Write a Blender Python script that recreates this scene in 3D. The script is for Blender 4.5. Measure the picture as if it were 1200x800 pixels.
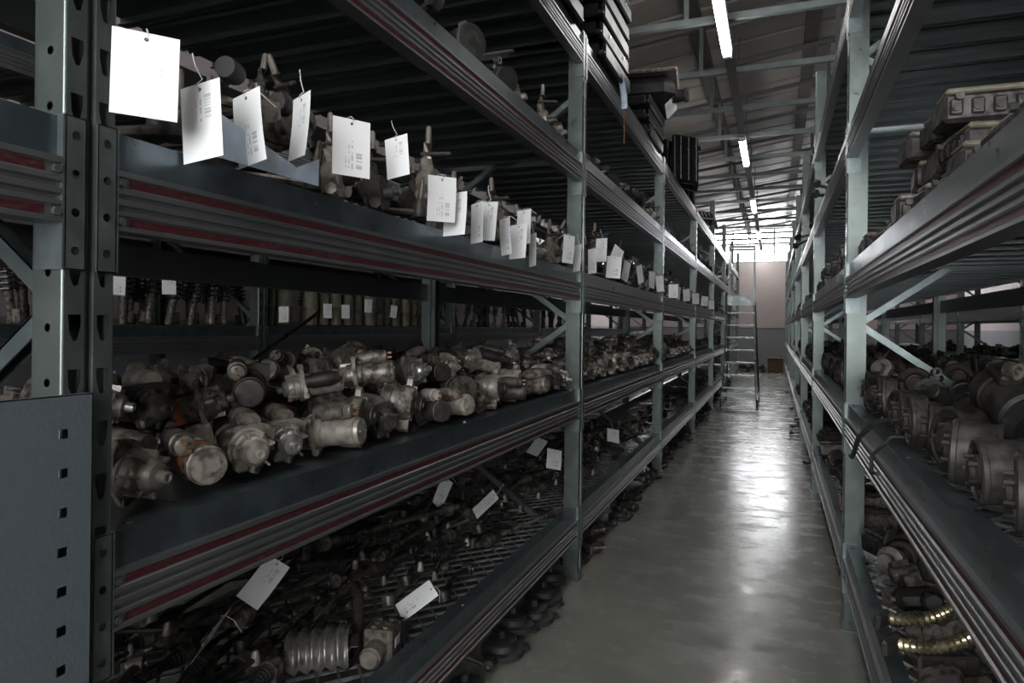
import bpy, math, random
from mathutils import Vector, Matrix, Euler
from mathutils.bvhtree import BVHTree

for _o in list(bpy.data.objects):
    bpy.data.objects.remove(_o)
SC = bpy.context.scene
COL = SC.collection
PI = math.pi
R = random.Random(7)

# ------------------------------------------------------------ camera, world, lights, exposure
cd = bpy.data.cameras.new('camera')
cam = bpy.data.objects.new('camera', cd)
COL.objects.link(cam)
cd.sensor_width = 36.0
cd.lens = 793.0 / 1200.0 * 36.0
cd.shift_y = -(400 - 382.3) / 1200.0
cd.clip_start = 0.02
YAW, ROLL = 0.3705, 0.0112
cam.matrix_world = (Matrix.Translation((0, 0, 1.5)) @ Matrix.Rotation(YAW, 4, 'Z')
                    @ Matrix.Rotation(PI / 2, 4, 'X') @ Matrix.Rotation(ROLL, 4, 'Z'))
SC.camera = cam
SC.cycles.sample_clamp_indirect = 3.0

w = bpy.data.worlds.new('world')
SC.world = w
w.use_nodes = True
w.node_tree.nodes['Background'].inputs[0].default_value = (0.75, 0.85, 1.0, 1)
w.node_tree.nodes['Background'].inputs[1].default_value = 1.0

vs = SC.view_settings
vs.view_transform = 'Standard'
vs.look = 'None'
vs.gamma = 1
vs.exposure = 0.43
TUBE_E = 26.0        # the fluorescent tubes over the aisle
PANE_E = 16.0         # daylight on the translucent panes of the far wall
REAR_E = 11.0         # unseen panes added behind the camera to light the tags and post edges


# ------------------------------------------------------------ materials
def mat(name, base, rough=0.5, metal=0.0, var=0.12, scale=14.0, rvar=0.1, bump=0.0, rnd=0.0, col2=None,
        mix=(0.45, 0.62), emit=0.0, spec=0.5, stretch=None, coat=0.0):
    m = bpy.data.materials.new(name)
    m.use_nodes = True
    nt = m.node_tree
    N, L = nt.nodes, nt.links
    b = N['Principled BSDF']
    b.inputs['Roughness'].default_value = rough
    b.inputs['Metallic'].default_value = metal
    b.inputs['Specular IOR Level'].default_value = spec
    if coat:
        b.inputs['Coat Weight'].default_value = coat
    if emit:
        b.inputs['Emission Color'].default_value = (*base, 1)
        b.inputs['Emission Strength'].default_value = emit
        b.inputs['Base Color'].default_value = (*base, 1)
        return m
    tc = N.new('ShaderNodeTexCoord')
    mp = N.new('ShaderNodeMapping')
    L.new(tc.outputs['Object'], mp.inputs[0])
    if stretch:
        mp.inputs['Scale'].default_value = stretch
    nz = N.new('ShaderNodeTexNoise')
    nz.inputs['Scale'].default_value = scale
    nz.inputs['Detail'].default_value = 5
    L.new(mp.outputs[0], nz.inputs['Vector'])
    cr = N.new('ShaderNodeValToRGB')
    cr.color_ramp.elements[0].position = mix[0]
    cr.color_ramp.elements[1].position = mix[1]
    c2 = col2 if col2 else tuple(min(1, c * (1 + var)) for c in base)
    c1 = base if col2 else tuple(c * (1 - var) for c in base)
    cr.color_ramp.elements[0].color = (*c1, 1)
    cr.color_ramp.elements[1].color = (*c2, 1)
    L.new(nz.outputs['Fac'], cr.inputs[0])
    out = cr.outputs[0]
    if rnd:
        oi = N.new('ShaderNodeObjectInfo')
        mr = N.new('ShaderNodeMapRange')
        mr.inputs[3].default_value = 1 - rnd
        mr.inputs[4].default_value = 1 + rnd
        L.new(oi.outputs['Random'], mr.inputs[0])
        hs = N.new('ShaderNodeHueSaturation')
        L.new(out, hs.inputs['Color'])
        L.new(mr.outputs[0], hs.inputs['Value'])
        out = hs.outputs[0]
    L.new(out, b.inputs['Base Color'])
    if rvar:
        mr2 = N.new('ShaderNodeMapRange')
        mr2.inputs[1].default_value = 0.3
        mr2.inputs[2].default_value = 0.7
        mr2.inputs[3].default_value = max(0.03, rough - rvar)
        mr2.inputs[4].default_value = min(1, rough + rvar)
        L.new(nz.outputs['Fac'], mr2.inputs[0])
        L.new(mr2.outputs[0], b.inputs['Roughness'])
    if bump:
        bp = N.new('ShaderNodeBump')
        bp.inputs['Strength'].default_value = bump
        bp.inputs['Distance'].default_value = 0.01
        L.new(nz.outputs['Fac'], bp.inputs['Height'])
        L.new(bp.outputs[0], b.inputs['Normal'])
    return m


M = {}
M['galv'] = mat('galvanised_steel', (0.17, 0.20, 0.195), 0.34, 0.75, 0.1, 20, 0.06, 0.0)
M['galv_post'] = mat('galvanised_post_steel', (0.13, 0.152, 0.140), 0.33, 0.7, 0.07, 12, 0.06, 0.0)
M['galv_beam'] = mat('galvanised_beam_steel', (0.24, 0.245, 0.25), 0.37, 0.85, 0.05, 6, 0.02, 0.0)
M['galv_dark'] = mat('galvanised_angle_steel', (0.12, 0.15, 0.165), 0.32, 0.8, 0.15, 9, 0.06, 0.0)
M['deck'] = mat('deck_panel_steel', (0.13, 0.145, 0.145), 0.31, 0.9, 0.03, 3, 0.02, 0.0, rnd=0.12)
M['mesh'] = mat('expanded_mesh_steel', (0.30, 0.31, 0.30), 0.45, 0.6, 0.2, 20)
M['guard'] = mat('grey_painted_steel', (0.085, 0.105, 0.115), 0.55, 0.0, 0.04, 120, 0.05, 0.1)
M['alu'] = mat('grimy_cast_aluminium', (0.17, 0.15, 0.125), 0.5, 0.35, 0.3, 38, 0.12, 0.5, rnd=0.4, col2=(0.045, 0.038, 0.03))
M['alu_light'] = mat('dusty_pale_aluminium', (0.26, 0.235, 0.20), 0.45, 0.3, 0.3, 28, 0.12, 0.25, rnd=0.4, col2=(0.09, 0.078, 0.064), mix=(.45, .7))
M['alu_bright'] = mat('bare_worn_aluminium', (0.42, 0.40, 0.37), 0.34, 0.7, 0.2, 28, 0.1, 0.1, rnd=0.3, col2=(0.13, 0.115, 0.1), mix=(.5, .75))
M['iron'] = mat('dark_grimy_iron', (0.06, 0.055, 0.05), 0.5, 0.45, 0.3, 25, 0.15, 0.2, rnd=0.4, col2=(0.025, 0.022, 0.019))
M['rust'] = mat('rusty_iron', (0.055, 0.044, 0.035), 0.7, 0.2, 0.3, 30, 0.1, 0.25, rnd=0.35, col2=(0.035, 0.029, 0.024))
M['copper'] = mat('orange_brown_copper', (0.20, 0.10, 0.05), 0.5, 0.4, 0.2, 30, 0.1, 0.1)
M['black'] = mat('black_plastic', (0.018, 0.018, 0.019), 0.32, 0.0, 0.3, 20, 0.12, 0.05, rnd=0.4)
M['gloss'] = mat('glossy_black_plastic', (0.010, 0.010, 0.011), 0.36, 0.0, 0.3, 8, 0.06, 0.03, spec=.25)
M['rubber'] = mat('black_rubber', (0.02, 0.019, 0.018), 0.6, 0.0, 0.3, 30, 0.1)
M['beige'] = mat('yellowed_beige_plastic', (0.13, 0.12, 0.083), 0.6, 0.0, 0.2, 18, 0.1, 0.1, rnd=0.25)
M['red'] = mat('red_paint_mark', (0.45, 0.035, 0.04), 0.55, 0.0, 0.2, 40)
M['orange'] = mat('orange_plastic_clip', (0.34, 0.09, 0.03), 0.5, 0.0, 0.1, 40)
M['green'] = mat('green_wire', (0.02, 0.16, 0.07), 0.5, 0.0, 0.1, 40)
M['brass'] = mat('brassy_corrugated_steel', (0.42, 0.37, 0.24), 0.26, 0.9, 0.2, 30, 0.08)
M['zinc'] = mat('zinc_plated_bolt', (0.6, 0.62, 0.62), 0.25, 0.95, 0.1, 40)
M['tie'] = mat('white_nylon_tie', (0.6, 0.6, 0.58), 0.4, 0.0, 0.1, 40)
M['tape'] = mat('pale_blue_strip', (0.42, 0.5, 0.6), 0.4, 0.0, 0.1, 20)
M['purple'] = mat('pale_violet_film', (0.35, 0.33, 0.45), 0.3, 0.0, 0.2, 20)
M['yellow'] = mat('yellow_dot', (0.6, 0.55, 0.08), 0.5, 0.0, 0.1, 20)
M['roof'] = mat('roof_sheet', (0.50, 0.455, 0.41), 0.45, 0.0, 0.06, 2.0, 0.08)
M['truss'] = mat('painted_truss_steel', (0.17, 0.195, 0.19), 0.4, 0.2, 0.1, 8)
M['purlin'] = mat('dark_purlin_steel', (0.16, 0.15, 0.14), 0.6, 0.1, 0.1, 5)
M['tray'] = mat('brown_grey_cable_tray', (0.17, 0.155, 0.15), 0.5, 0.2, 0.1, 5)
M['door'] = mat('dark_door_paint', (0.04, 0.042, 0.045), 0.5, 0.0, 0.1, 5)
M['card'] = mat('brown_cardboard', (0.16, 0.11, 0.07), 0.8, 0.0, 0.15, 12, rnd=.2)
M['tube'] = mat('lit_fluorescent_tube', (1.0, 0.98, 0.95), emit=TUBE_E)
M['pane'] = mat('daylit_translucent_pane', (0.95, 0.97, 1.0), emit=PANE_E)
M['fill_pane'] = mat('rear_fill_pane', (0.95, 0.97, 1.0), emit=REAR_E)
M['ladder'] = mat('ladder_aluminium', (0.2, 0.22, 0.215), 0.35, 0.8, 0.1, 12)


def wall_mat():
    m = bpy.data.materials.new('two_tone_wall_paint')
    m.use_nodes = True
    nt = m.node_tree
    N, L = nt.nodes, nt.links
    b = N['Principled BSDF']
    g = N.new('ShaderNodeNewGeometry')
    s = N.new('ShaderNodeSeparateXYZ')
    L.new(g.outputs['Position'], s.inputs[0])
    gt = N.new('ShaderNodeMath')
    gt.operation = 'GREATER_THAN'
    gt.inputs[1].default_value = 1.53
    L.new(s.outputs['Z'], gt.inputs[0])
    nz = N.new('ShaderNodeTexNoise')
    nz.inputs['Scale'].default_value = 1.5
    L.new(g.outputs['Position'], nz.inputs['Vector'])
    mx = N.new('ShaderNodeMix')
    mx.data_type = 'RGBA'
    L.new(gt.outputs[0], mx.inputs['Factor'])
    mx.inputs['A'].default_value = (0.26, 0.27, 0.29, 1)
    mx.inputs['B'].default_value = (0.52, 0.46, 0.455, 1)
    mr = N.new('ShaderNodeMapRange')
    mr.inputs[3].default_value = 0.9
    mr.inputs[4].default_value = 1.1
    L.new(nz.outputs['Fac'], mr.inputs[0])
    hs = N.new('ShaderNodeHueSaturation')
    L.new(mx.outputs['Result'], hs.inputs['Color'])
    L.new(mr.outputs[0], hs.inputs['Value'])
    L.new(hs.outputs[0], b.inputs['Base Color'])
    b.inputs['Roughness'].default_value = 0.65
    return m


M['wall'] = wall_mat()


def floor_mat():
    m = bpy.data.materials.new('power_floated_concrete')
    m.use_nodes = True
    nt = m.node_tree
    N, L = nt.nodes, nt.links
    b = N['Principled BSDF']
    g = N.new('ShaderNodeNewGeometry')

    def noise(scale, vec=(1, 1, 1), det=6, rough=.6):
        mp = N.new('ShaderNodeMapping')
        mp.inputs['Scale'].default_value = vec
        L.new(g.outputs['Position'], mp.inputs[0])
        nz = N.new('ShaderNodeTexNoise')
        nz.inputs['Scale'].default_value = scale
        nz.inputs['Detail'].default_value = det
        nz.inputs['Roughness'].default_value = rough
        L.new(mp.outputs[0], nz.inputs['Vector'])
        return nz.outputs['Fac']
    a = noise(1.6)
    cr = N.new('ShaderNodeValToRGB')
    cr.color_ramp.elements[0].position = 0.3
    cr.color_ramp.elements[1].position = 0.72
    cr.color_ramp.elements[0].color = (0.165, 0.163, 0.14, 1)
    cr.color_ramp.elements[1].color = (0.245, 0.24, 0.21, 1)
    L.new(a, cr.inputs[0])
    f = noise(60)
    mr0 = N.new('ShaderNodeMapRange')
    mr0.inputs[3].default_value = .82
    mr0.inputs[4].default_value = 1.15
    L.new(f, mr0.inputs[0])
    hs = N.new('ShaderNodeHueSaturation')
    L.new(cr.outputs[0], hs.inputs['Color'])
    L.new(mr0.outputs[0], hs.inputs['Value'])
    L.new(hs.outputs[0], b.inputs['Base Color'])
    r = noise(3.2, (1.0, 1.8, 1), 8, .65)
    mr = N.new('ShaderNodeMapRange')
    mr.inputs[1].default_value = .35
    mr.inputs[2].default_value = .65
    mr.inputs[3].default_value = .14
    mr.inputs[4].default_value = .34
    L.new(r, mr.inputs[0])
    L.new(mr.outputs[0], b.inputs['Roughness'])
    bp = N.new('ShaderNodeBump')
    bp.inputs['Strength'].default_value = .12
    bp.inputs['Distance'].default_value = .02
    L.new(noise(3.0, (0.8, 1.5, 1), 7, .6), bp.inputs['Height'])
    L.new(bp.outputs[0], b.inputs['Normal'])
    b.inputs['Specular IOR Level'].default_value = .55
    return m


M['floor'] = floor_mat()


def bands_mat(name, base, ink, rough, bars):
    """A material with printed marks laid out in the face's own UV square. bars: (u0, u1, v0, v1, stripes)"""
    m = bpy.data.materials.new(name)
    m.use_nodes = True
    nt = m.node_tree
    N, L = nt.nodes, nt.links
    b = N['Principled BSDF']
    b.inputs['Roughness'].default_value = rough
    uv = N.new('ShaderNodeUVMap')
    s = N.new('ShaderNodeSeparateXYZ')
    L.new(uv.outputs[0], s.inputs[0])

    def mth(op, a, c):
        n = N.new('ShaderNodeMath')
        n.operation = op
        for i, q in enumerate((a, c)):
            if hasattr(q, 'default_value') and not isinstance(q, (int, float)):
                L.new(q, n.inputs[i])
            else:
                n.inputs[i].default_value = q
        return n.outputs[0]
    tot = None
    for (u0, u1, v0, v1, fr) in bars:
        k = mth('MULTIPLY', mth('GREATER_THAN', s.outputs[0], u0), mth('LESS_THAN', s.outputs[0], u1))
        k = mth('MULTIPLY', k, mth('MULTIPLY', mth('GREATER_THAN', s.outputs[1], v0), mth('LESS_THAN', s.outputs[1], v1)))
        if fr:
            nz = N.new('ShaderNodeTexWhiteNoise')
            nz.noise_dimensions = '1D'
            L.new(mth('FLOOR', mth('MULTIPLY', s.outputs[1], fr), 0), nz.inputs['W'])
            k = mth('MULTIPLY', k, mth('GREATER_THAN', nz.outputs['Value'], 0.4))
        tot = k if tot is None else mth('MAXIMUM', tot, k)
    mx = N.new('ShaderNodeMix')
    mx.data_type = 'RGBA'
    L.new(tot, mx.inputs['Factor'])
    mx.inputs['A'].default_value = (*base, 1)
    mx.inputs['B'].default_value = (*ink, 1)
    L.new(mx.outputs['Result'], b.inputs['Base Color'])
    return m


# tags: barcode block and text lines run down the sheet
M['tag'] = bands_mat('printed_white_tag', (0.86, 0.86, 0.85), (0.5, 0.5, 0.51), 0.55,
                     [(.62, .78, .12, .42, 90), (.50, .54, .12, .62, 48), (.42, .445, .14, .55, 60), (.34, .36, .14, .4, 60)])
M['tag_b'] = bands_mat('printed_white_tag_upper', (0.84, 0.84, 0.83), (0.5, 0.5, 0.51), 0.55,
                       [(.60, .76, .52, .84, 90), (.48, .52, .42, .86, 48), (.38, .40, .44, .8, 60)])


M['tag_plain'] = bands_mat('plain_white_tag', (0.86, 0.86, 0.85), (0.62, 0.62, 0.63), 0.55, [(.72, .735, .5, .7, 60), (.76, .772, .54, .66, 60)])


def stripe_mat():
    m = bpy.data.materials.new('worn_red_printed_stripe')
    m.use_nodes = True
    nt = m.node_tree
    N, L = nt.nodes, nt.links
    b = N['Principled BSDF']
    tc = N.new('ShaderNodeTexCoord')
    mp = N.new('ShaderNodeMapping')
    mp.inputs['Scale'].default_value = (40, 22, 60)
    L.new(tc.outputs['Object'], mp.inputs[0])
    nz = N.new('ShaderNodeTexNoise')
    nz.inputs['Scale'].default_value = 3
    nz.inputs['Detail'].default_value = 4
    L.new(mp.outputs[0], nz.inputs['Vector'])
    cr = N.new('ShaderNodeValToRGB')
    cr.color_ramp.elements[0].position = .5
    cr.color_ramp.elements[1].position = .68
    cr.color_ramp.elements[0].color = (0.075, 0.015, 0.02, 1)
    cr.color_ramp.elements[1].color = (0.11, 0.05, 0.055, 1)
    L.new(nz.outputs['Fac'], cr.inputs[0])
    L.new(cr.outputs[0], b.inputs['Base Color'])
    b.inputs['Roughness'].default_value = .4
    b.inputs['Metallic'].default_value = .3
    return m


M['stripe'] = stripe_mat()


# ------------------------------------------------------------ mesh builder
class MB:
    def __init__(s):
        s.v, s.f, s.uv = [], [], {}

    def add(s, vs, fs):
        n = len(s.v)
        s.v += [tuple(p) for p in vs]
        s.f += [tuple(i + n for i in f) for f in fs]
        return s

    def box(s, x0, x1, y0, y1, z0, z1, mtx=None):
        vs = [Vector((x, y, z)) for x in (x0, x1) for y in (y0, y1) for z in (z0, z1)]
        if mtx:
            vs = [mtx @ p for p in vs]
        return s.add(vs, [(0, 1, 3, 2), (4, 6, 7, 5), (0, 4, 5, 1), (2, 3, 7, 6), (0, 2, 6, 4), (1, 5, 7, 3)])

    def bbox(s, cx, cy, cz, lx, ly, lz, b=0.01, mtx=None):
        """box with chamfered edges"""
        vs, idx = [], {}
        hx, hy, hz = lx / 2, ly / 2, lz / 2
        b = min(b, hx * .9, hy * .9, hz * .9)
        for sx in (-1, 1):
            for sy in (-1, 1):
                for sz in (-1, 1):
                    for a in range(3):
                        p = [cx + sx * (hx - b), cy + sy * (hy - b), cz + sz * (hz - b)]
                        p[a] += (sx, sy, sz)[a] * b
                        idx[(sx, sy, sz, a)] = len(vs)
                        vs.append(Vector(p))
        fs = []
        for a in range(3):
            o = [i for i in range(3) if i != a]
            for sg in (-1, 1):
                q = []
                for (u, v) in ((-1, -1), (1, -1), (1, 1), (-1, 1)):
                    k = [0, 0, 0]
                    k[a] = sg
                    k[o[0]], k[o[1]] = u, v
                    q.append(idx[(*k, a)])
                fs.append(tuple(q))
            for u in (-1, 1):          # edge faces running along axis a
                for v in (-1, 1):
                    q = []
                    for t in (-1, 1):
                        k = [0, 0, 0]
                        k[a] = t
                        k[o[0]], k[o[1]] = u, v
                        q.append((idx[(*k, o[0])], idx[(*k, o[1])]))
                    fs.append((q[0][0], q[1][0], q[1][1], q[0][1]))
        for sx in (-1, 1):
            for sy in (-1, 1):
                for sz in (-1, 1):
                    fs.append(tuple(idx[(sx, sy, sz, a)] for a in range(3)))
        if mtx:
            vs = [mtx @ p for p in vs]
        return s.add(vs, fs)

    def lathe(s, prof, n=14, o=(0, 0, 0), d=(1, 0, 0), caps=True):
        """prof: (t along d, radius)"""
        q = Vector(d).normalized().to_track_quat('Z', 'Y').to_matrix()
        o = Vector(o)
        vs, fs = [], []
        for (t, r) in prof:
            for i in range(n):
                a = 2 * PI * i / n
                vs.append(o + q @ Vector((r * math.cos(a), r * math.sin(a), t)))
        for j in range(len(prof) - 1):
            for i in range(n):
                k = (i + 1) % n
                fs.append((j * n + i, j * n + k, (j + 1) * n + k, (j + 1) * n + i))
        if caps:
            fs.append(tuple(reversed(range(n))))
            fs.append(tuple(range((len(prof) - 1) * n, len(prof) * n)))
        return s.add(vs, fs)

    def cyl(s, p0, p1, r, r1=None, n=10):
        d = Vector(p1) - Vector(p0)
        return s.lathe([(0, r), (d.length, r if r1 is None else r1)], n, p0, d)

    def tube(s, pts, r, n=7, flat=1.0, rs=None):
        pts = [Vector(p) for p in pts]
        vs, fs = [], []
        up = Vector((0, 0, 1))
        for j, p in enumerate(pts):
            d = (pts[min(j + 1, len(pts) - 1)] - pts[max(j - 1, 0)]).normalized()
            side = d.cross(up)
            if side.length < 1e-3:
                side = Vector((1, 0, 0))
            side.normalize()
            u = side.cross(d).normalized()
            rr = rs[j] if rs else r
            for i in range(n):
                a = 2 * PI * i / n
                vs.append(p + side * (rr * math.cos(a)) + u * (rr * flat * math.sin(a)))
        for j in range(len(pts) - 1):
            for i in range(n):
                k = (i + 1) % n
                fs.append((j * n + i, j * n + k, (j + 1) * n + k, (j + 1) * n + i))
        fs.append(tuple(reversed(range(n))))
        fs.append(tuple(range((len(pts) - 1) * n, len(pts) * n)))
        return s.add(vs, fs)

    def prism(s, poly, y0, y1, closed=True):
        """poly of (x, z) drawn out along Y"""
        n = len(poly)
        vs = [(x, y0, z) for x, z in poly] + [(x, y1, z) for x, z in poly]
        m = n if closed else n - 1
        fs = [(i, (i + 1) % n, n + (i + 1) % n, n + i) for i in range(m)]
        if closed:
            fs += [tuple(reversed(range(n))), tuple(range(n, 2 * n))]
        return s.add(vs, fs)

    def prismx(s, poly, x0, x1):
        """poly of (y, z) drawn out along X"""
        n = len(poly)
        vs = [(x0, y, z) for y, z in poly] + [(x1, y, z) for y, z in poly]
        fs = [(i, (i + 1) % n, n + (i + 1) % n, n + i) for i in range(n)]
        fs += [tuple(reversed(range(n))), tuple(range(n, 2 * n))]
        return s.add(vs, fs)

    def perf(s, o, U, V, wd, cells, pitch, hole):
        """a strip wd wide of `cells` cells, each with a real hole (polygon about the cell's centre)"""
        o, U, V = Vector(o), Vector(U), Vector(V)
        hw, hh = wd / 2, pitch / 2

        def inner(a):
            dx, dy = math.cos(a), math.sin(a)
            best = 1e9
            m = len(hole)
            for i in range(m):
                (x1, y1), (x2, y2) = hole[i], hole[(i + 1) % m]
                ex, ey = x2 - x1, y2 - y1
                den = dx * ey - dy * ex
                if abs(den) < 1e-12:
                    continue
                t = (x1 * ey - y1 * ex) / den
                q = (x1 * dy - y1 * dx) / den
                if t > 0 and -1e-6 <= q <= 1 + 1e-6:
                    best = min(best, t)
            return best
        angs = sorted({round(math.atan2(y, x), 6) for x, y in hole} | {round(math.atan2(a * hh, b * hw), 6) for a in (-1, 1) for b in (-1, 1)})
        ring = []
        for a in angs:
            dx, dy = math.cos(a), math.sin(a)
            ro = min(hw / abs(dx) if abs(dx) > 1e-9 else 1e9, hh / abs(dy) if abs(dy) > 1e-9 else 1e9)
            ri = inner(a)
            ring.append((ri * dx, ri * dy, ro * dx, ro * dy))
        n = len(ring)
        for c in range(cells):
            ctr = o + U * hw + V * (pitch * (c + .5))
            vs = []
            for (a, b, e, f) in ring:
                vs += [ctr + U * a + V * b, ctr + U * e + V * f]
            s.add(vs, [(2 * i, 2 * i + 1, 2 * ((i + 1) % n) + 1, 2 * ((i + 1) % n)) for i in range(n)])
        return s

    def mesh(s, name, m, smooth=35, uvs=None):
        me = bpy.data.meshes.new(name)
        me.from_pydata(s.v, [], s.f)
        me.materials.append(M[m] if isinstance(m, str) else m)
        if smooth:
            me.polygons.foreach_set('use_smooth', [True] * len(me.polygons))
            me.set_sharp_from_angle(angle=math.radians(smooth))
        if uvs:
            lay = me.uv_layers.new(name='UVMap')
            for i, l in enumerate(me.loops):
                lay.data[i].uv = uvs[l.vertex_index]
        me.update()
        return me


def link(name, me, parent=None, loc=(0, 0, 0), rot=(0, 0, 0), kind=None):
    o = bpy.data.objects.new(name, me)
    COL.objects.link(o)
    o.location = loc
    o.rotation_euler = rot
    if parent:
        o.parent = parent
    if kind:
        o['kind'] = kind
    return o


def thing(name, label, cat, loc=(0, 0, 0), rot=(0, 0, 0), group=None, me=None):
    o = link(name, me, None, loc, rot)
    o['label'] = label
    o['category'] = cat
    if group:
        o['group'] = group
    return o


ORD = ('first second third fourth fifth sixth seventh eighth ninth tenth eleventh twelfth thirteenth fourteenth fifteenth '
       'sixteenth seventeenth eighteenth nineteenth twentieth').split()
ORD += ['twenty-' + x for x in ORD[:9]] + ['thirtieth'] + ['thirty-' + x for x in ORD[:9]]


PLACED = {}


class Proto:
    """a kind of thing: list of (part name, mesh, [(sub-part name, mesh)])"""

    def __init__(s, name, cat, parts):
        s.name, s.cat, s.parts, s.src, s.pts = name, cat, parts, None, None

    def fit(s, loc, rot, scale, ybounds, rise, xmax=None):
        """lift the thing in small steps until it rests on its neighbours instead of cutting into them"""
        m = Euler(rot).to_matrix() * scale
        base = [m @ p for p in s.pts]
        lo = Vector((min(p[i] for p in base) for i in range(3)))
        hi = Vector((max(p[i] for p in base) for i in range(3)))
        x, y, z = loc
        if ybounds:
            y = min(max(y, ybounds[0] - lo.y), ybounds[1] - hi.y)
        if xmax is not None:
            x = min(x, xmax - hi.x)
        z = z - lo.z + .001
        near = []
        for c in range(int((y + lo.y) * 2) - 1, int((y + hi.y) * 2) + 2):
            for e in PLACED.get(c, ()):
                a, b, t = e
                if all(a[i] < (x, y)[i] + hi[i] and b[i] > (x, y)[i] + lo[i] for i in (0, 1)) and e not in near:
                    near.append(e)
        zt = z
        step = .012
        while True:
            at = Vector((x, y, zt))
            cand = [e for e in near if e[0][2] < zt + hi.z and e[1][2] > zt + lo.z]
            tree = BVHTree.FromPolygons([p + at for p in base], s.polys) if cand or zt == z else tree
            if not cand or not any(tree.overlap(e[2]) for e in cand):
                break
            zt += step
            if zt - z > rise:
                return None
        if zt != z and not cand:
            tree = BVHTree.FromPolygons([p + at for p in base], s.polys)
        ent = (lo + at, hi + at, tree)
        for c in range(int((y + lo.y) * 2), int((y + hi.y) * 2) + 1):
            PLACED.setdefault(c, []).append(ent)
        return (x, y, zt)

    def place(s, loc, rot, label, group, scale=1.0, ybounds=None, rise=.06, free=False, xmax=None):
        if s.pts is None:
            s.pts, s.polys = [], []
            for pn, me, subs in s.parts:
                for m_ in [me] + [q for _, q in subs]:
                    n0 = len(s.pts)
                    s.pts += [v.co.copy() for v in m_.vertices]
                    s.polys += [[i + n0 for i in p.vertices] for p in m_.polygons]
        if free:
            lo = min((Euler(rot).to_matrix() @ p).z for p in s.pts) * scale
            loc = (loc[0], loc[1], loc[2] - lo + .001)
        else:
            loc = s.fit(loc, rot, scale, ybounds, rise, xmax)
            if loc is None:
                return None
        if s.src is None:                    # the first one is built, every further one is copied with its parts
            r = thing(s.name, label, s.cat)
            for pn, me, subs in s.parts:
                c = link(pn, me, r)
                for sn, sm in subs:
                    link(sn, sm, c)
            s.src = r
        else:
            r = s.src.copy()
            COL.objects.link(r)
            for ch in s.src.children:
                c = ch.copy()
                COL.objects.link(c)
                c.parent = r
                for g in ch.children:
                    d = g.copy()
                    COL.objects.link(d)
                    d.parent = c
        r.location = loc
        r.rotation_euler = rot
        r.scale = (scale,) * 3
        r['label'] = label
        r['group'] = group
        return r


# ------------------------------------------------------------ the building
XW0, XW1, YW0, YW1 = -5.7, 5.6, -4.0, 26.0


def roof_z(x):
    return 5.12 + 0.13 * (x + 0.81)


def struct(name, mb, m, parent=None, smooth=0):
    o = link(name, mb.mesh(name, m, smooth), parent)
    if not parent:
        o['kind'] = 'structure'
    return o


floor = struct('floor', MB().box(XW0, XW1, YW0, YW1, -0.2, 0), 'floor')
struct('wall_left', MB().box(XW0 - .2, XW0, YW0, YW1, 0, 6.2), 'wall')
struct('wall_right', MB().box(XW1, XW1 + .2, YW0, YW1, 0, 6.2), 'wall')


def end_wall(name, y0, y1, panemat, n, za, zb, xa, xb, cols):
    wl = struct(name, MB().box(XW0, XW1, y0, y1, 0, za), 'wall')
    struct('wall_header', MB().box(XW0, XW1, y0, y1, zb, 6.2), 'wall', wl)
    if xa > XW0:
        struct('wall_pier', MB().box(XW0, xa, y0, y1, za, zb), 'wall', wl)
        struct('wall_pier', MB().box(xb, XW1, y0, y1, za, zb), 'wall', wl)
    yc = (y0 + y1) / 2
    fr = MB()
    xs = [xa + (xb - xa) * i / cols for i in range(cols + 1)]
    for x in xs:
        fr.box(x - .03, x + .03, yc - .04, yc + .04, za, zb)
    for z in (za + .03, (za + zb) / 2, zb - .03):
        fr.box(xa, xb, yc - .035, yc + .035, z - .025, z + .025)
    wn = struct('window_%d' % n, fr, 'truss')
    for i in range(cols):
        struct('pane', MB().box(xs[i] + .03, xs[i + 1] - .03, yc - .01, yc + .01, za + .05, zb - .05), panemat, wn)


end_wall('wall_far', YW1, YW1 + .2, 'pane', 1, 3.9, 5.15, XW0, XW1, 8)
end_wall('wall_rear', YW0 - .2, YW0, 'fill_pane', 2, 1.1, 4.3, -2.4, 2.0, 4)  # out-of-view glowing window, added and sized for the light it throws on the tags
tr = MB().box(XW0, XW1, YW1 - .015, YW1, 1.515, 1.55)
struct('trim_1', tr, 'purlin')

# roof: ribbed sheet, purlins along the hall, light trusses across it
rf = MB()
prof = []
k = 0
y = YW0
while y < YW1:
    prof += [(y, 0), (y + .46, 0), (y + .48, .03), (y + .54, .03), (y + .56, 0)]
    y += .6
vsr, fsr = [], []
for (yy, dz) in prof:
    vsr += [(XW0, yy, roof_z(XW0) + dz), (XW1, yy, roof_z(XW1) + dz)]
for i in range(len(prof) - 1):
    fsr.append((2 * i, 2 * i + 1, 2 * i + 3, 2 * i + 2))
rf.add(vsr, fsr)
rf.add([(XW0, YW0 - .2, roof_z(XW0) + .1), (XW1, YW0 - .2, roof_z(XW1) + .1), (XW1, YW1 + .2, roof_z(XW1) + .1), (XW0, YW1 + .2, roof_z(XW0) + .1)], [(0, 1, 2, 3)])
ceil = struct('ceiling', rf, 'roof')
for i in range(-4, 5):
    x = .39 + i * 1.29
    if XW0 < x < XW1:
        z = roof_z(x)
        link('purlin', MB().box(x - .08, x + .08, YW0, YW1, z - .14, z - .01).mesh('purlin', 'purlin', 0), ceil)
CH_Z = 4.4
chord = MB().box(XW0, XW1, -.03, .03, CH_Z - .03, CH_Z + .03).mesh('bottom_chord', 'truss', 0)
tc_ = MB()
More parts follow.
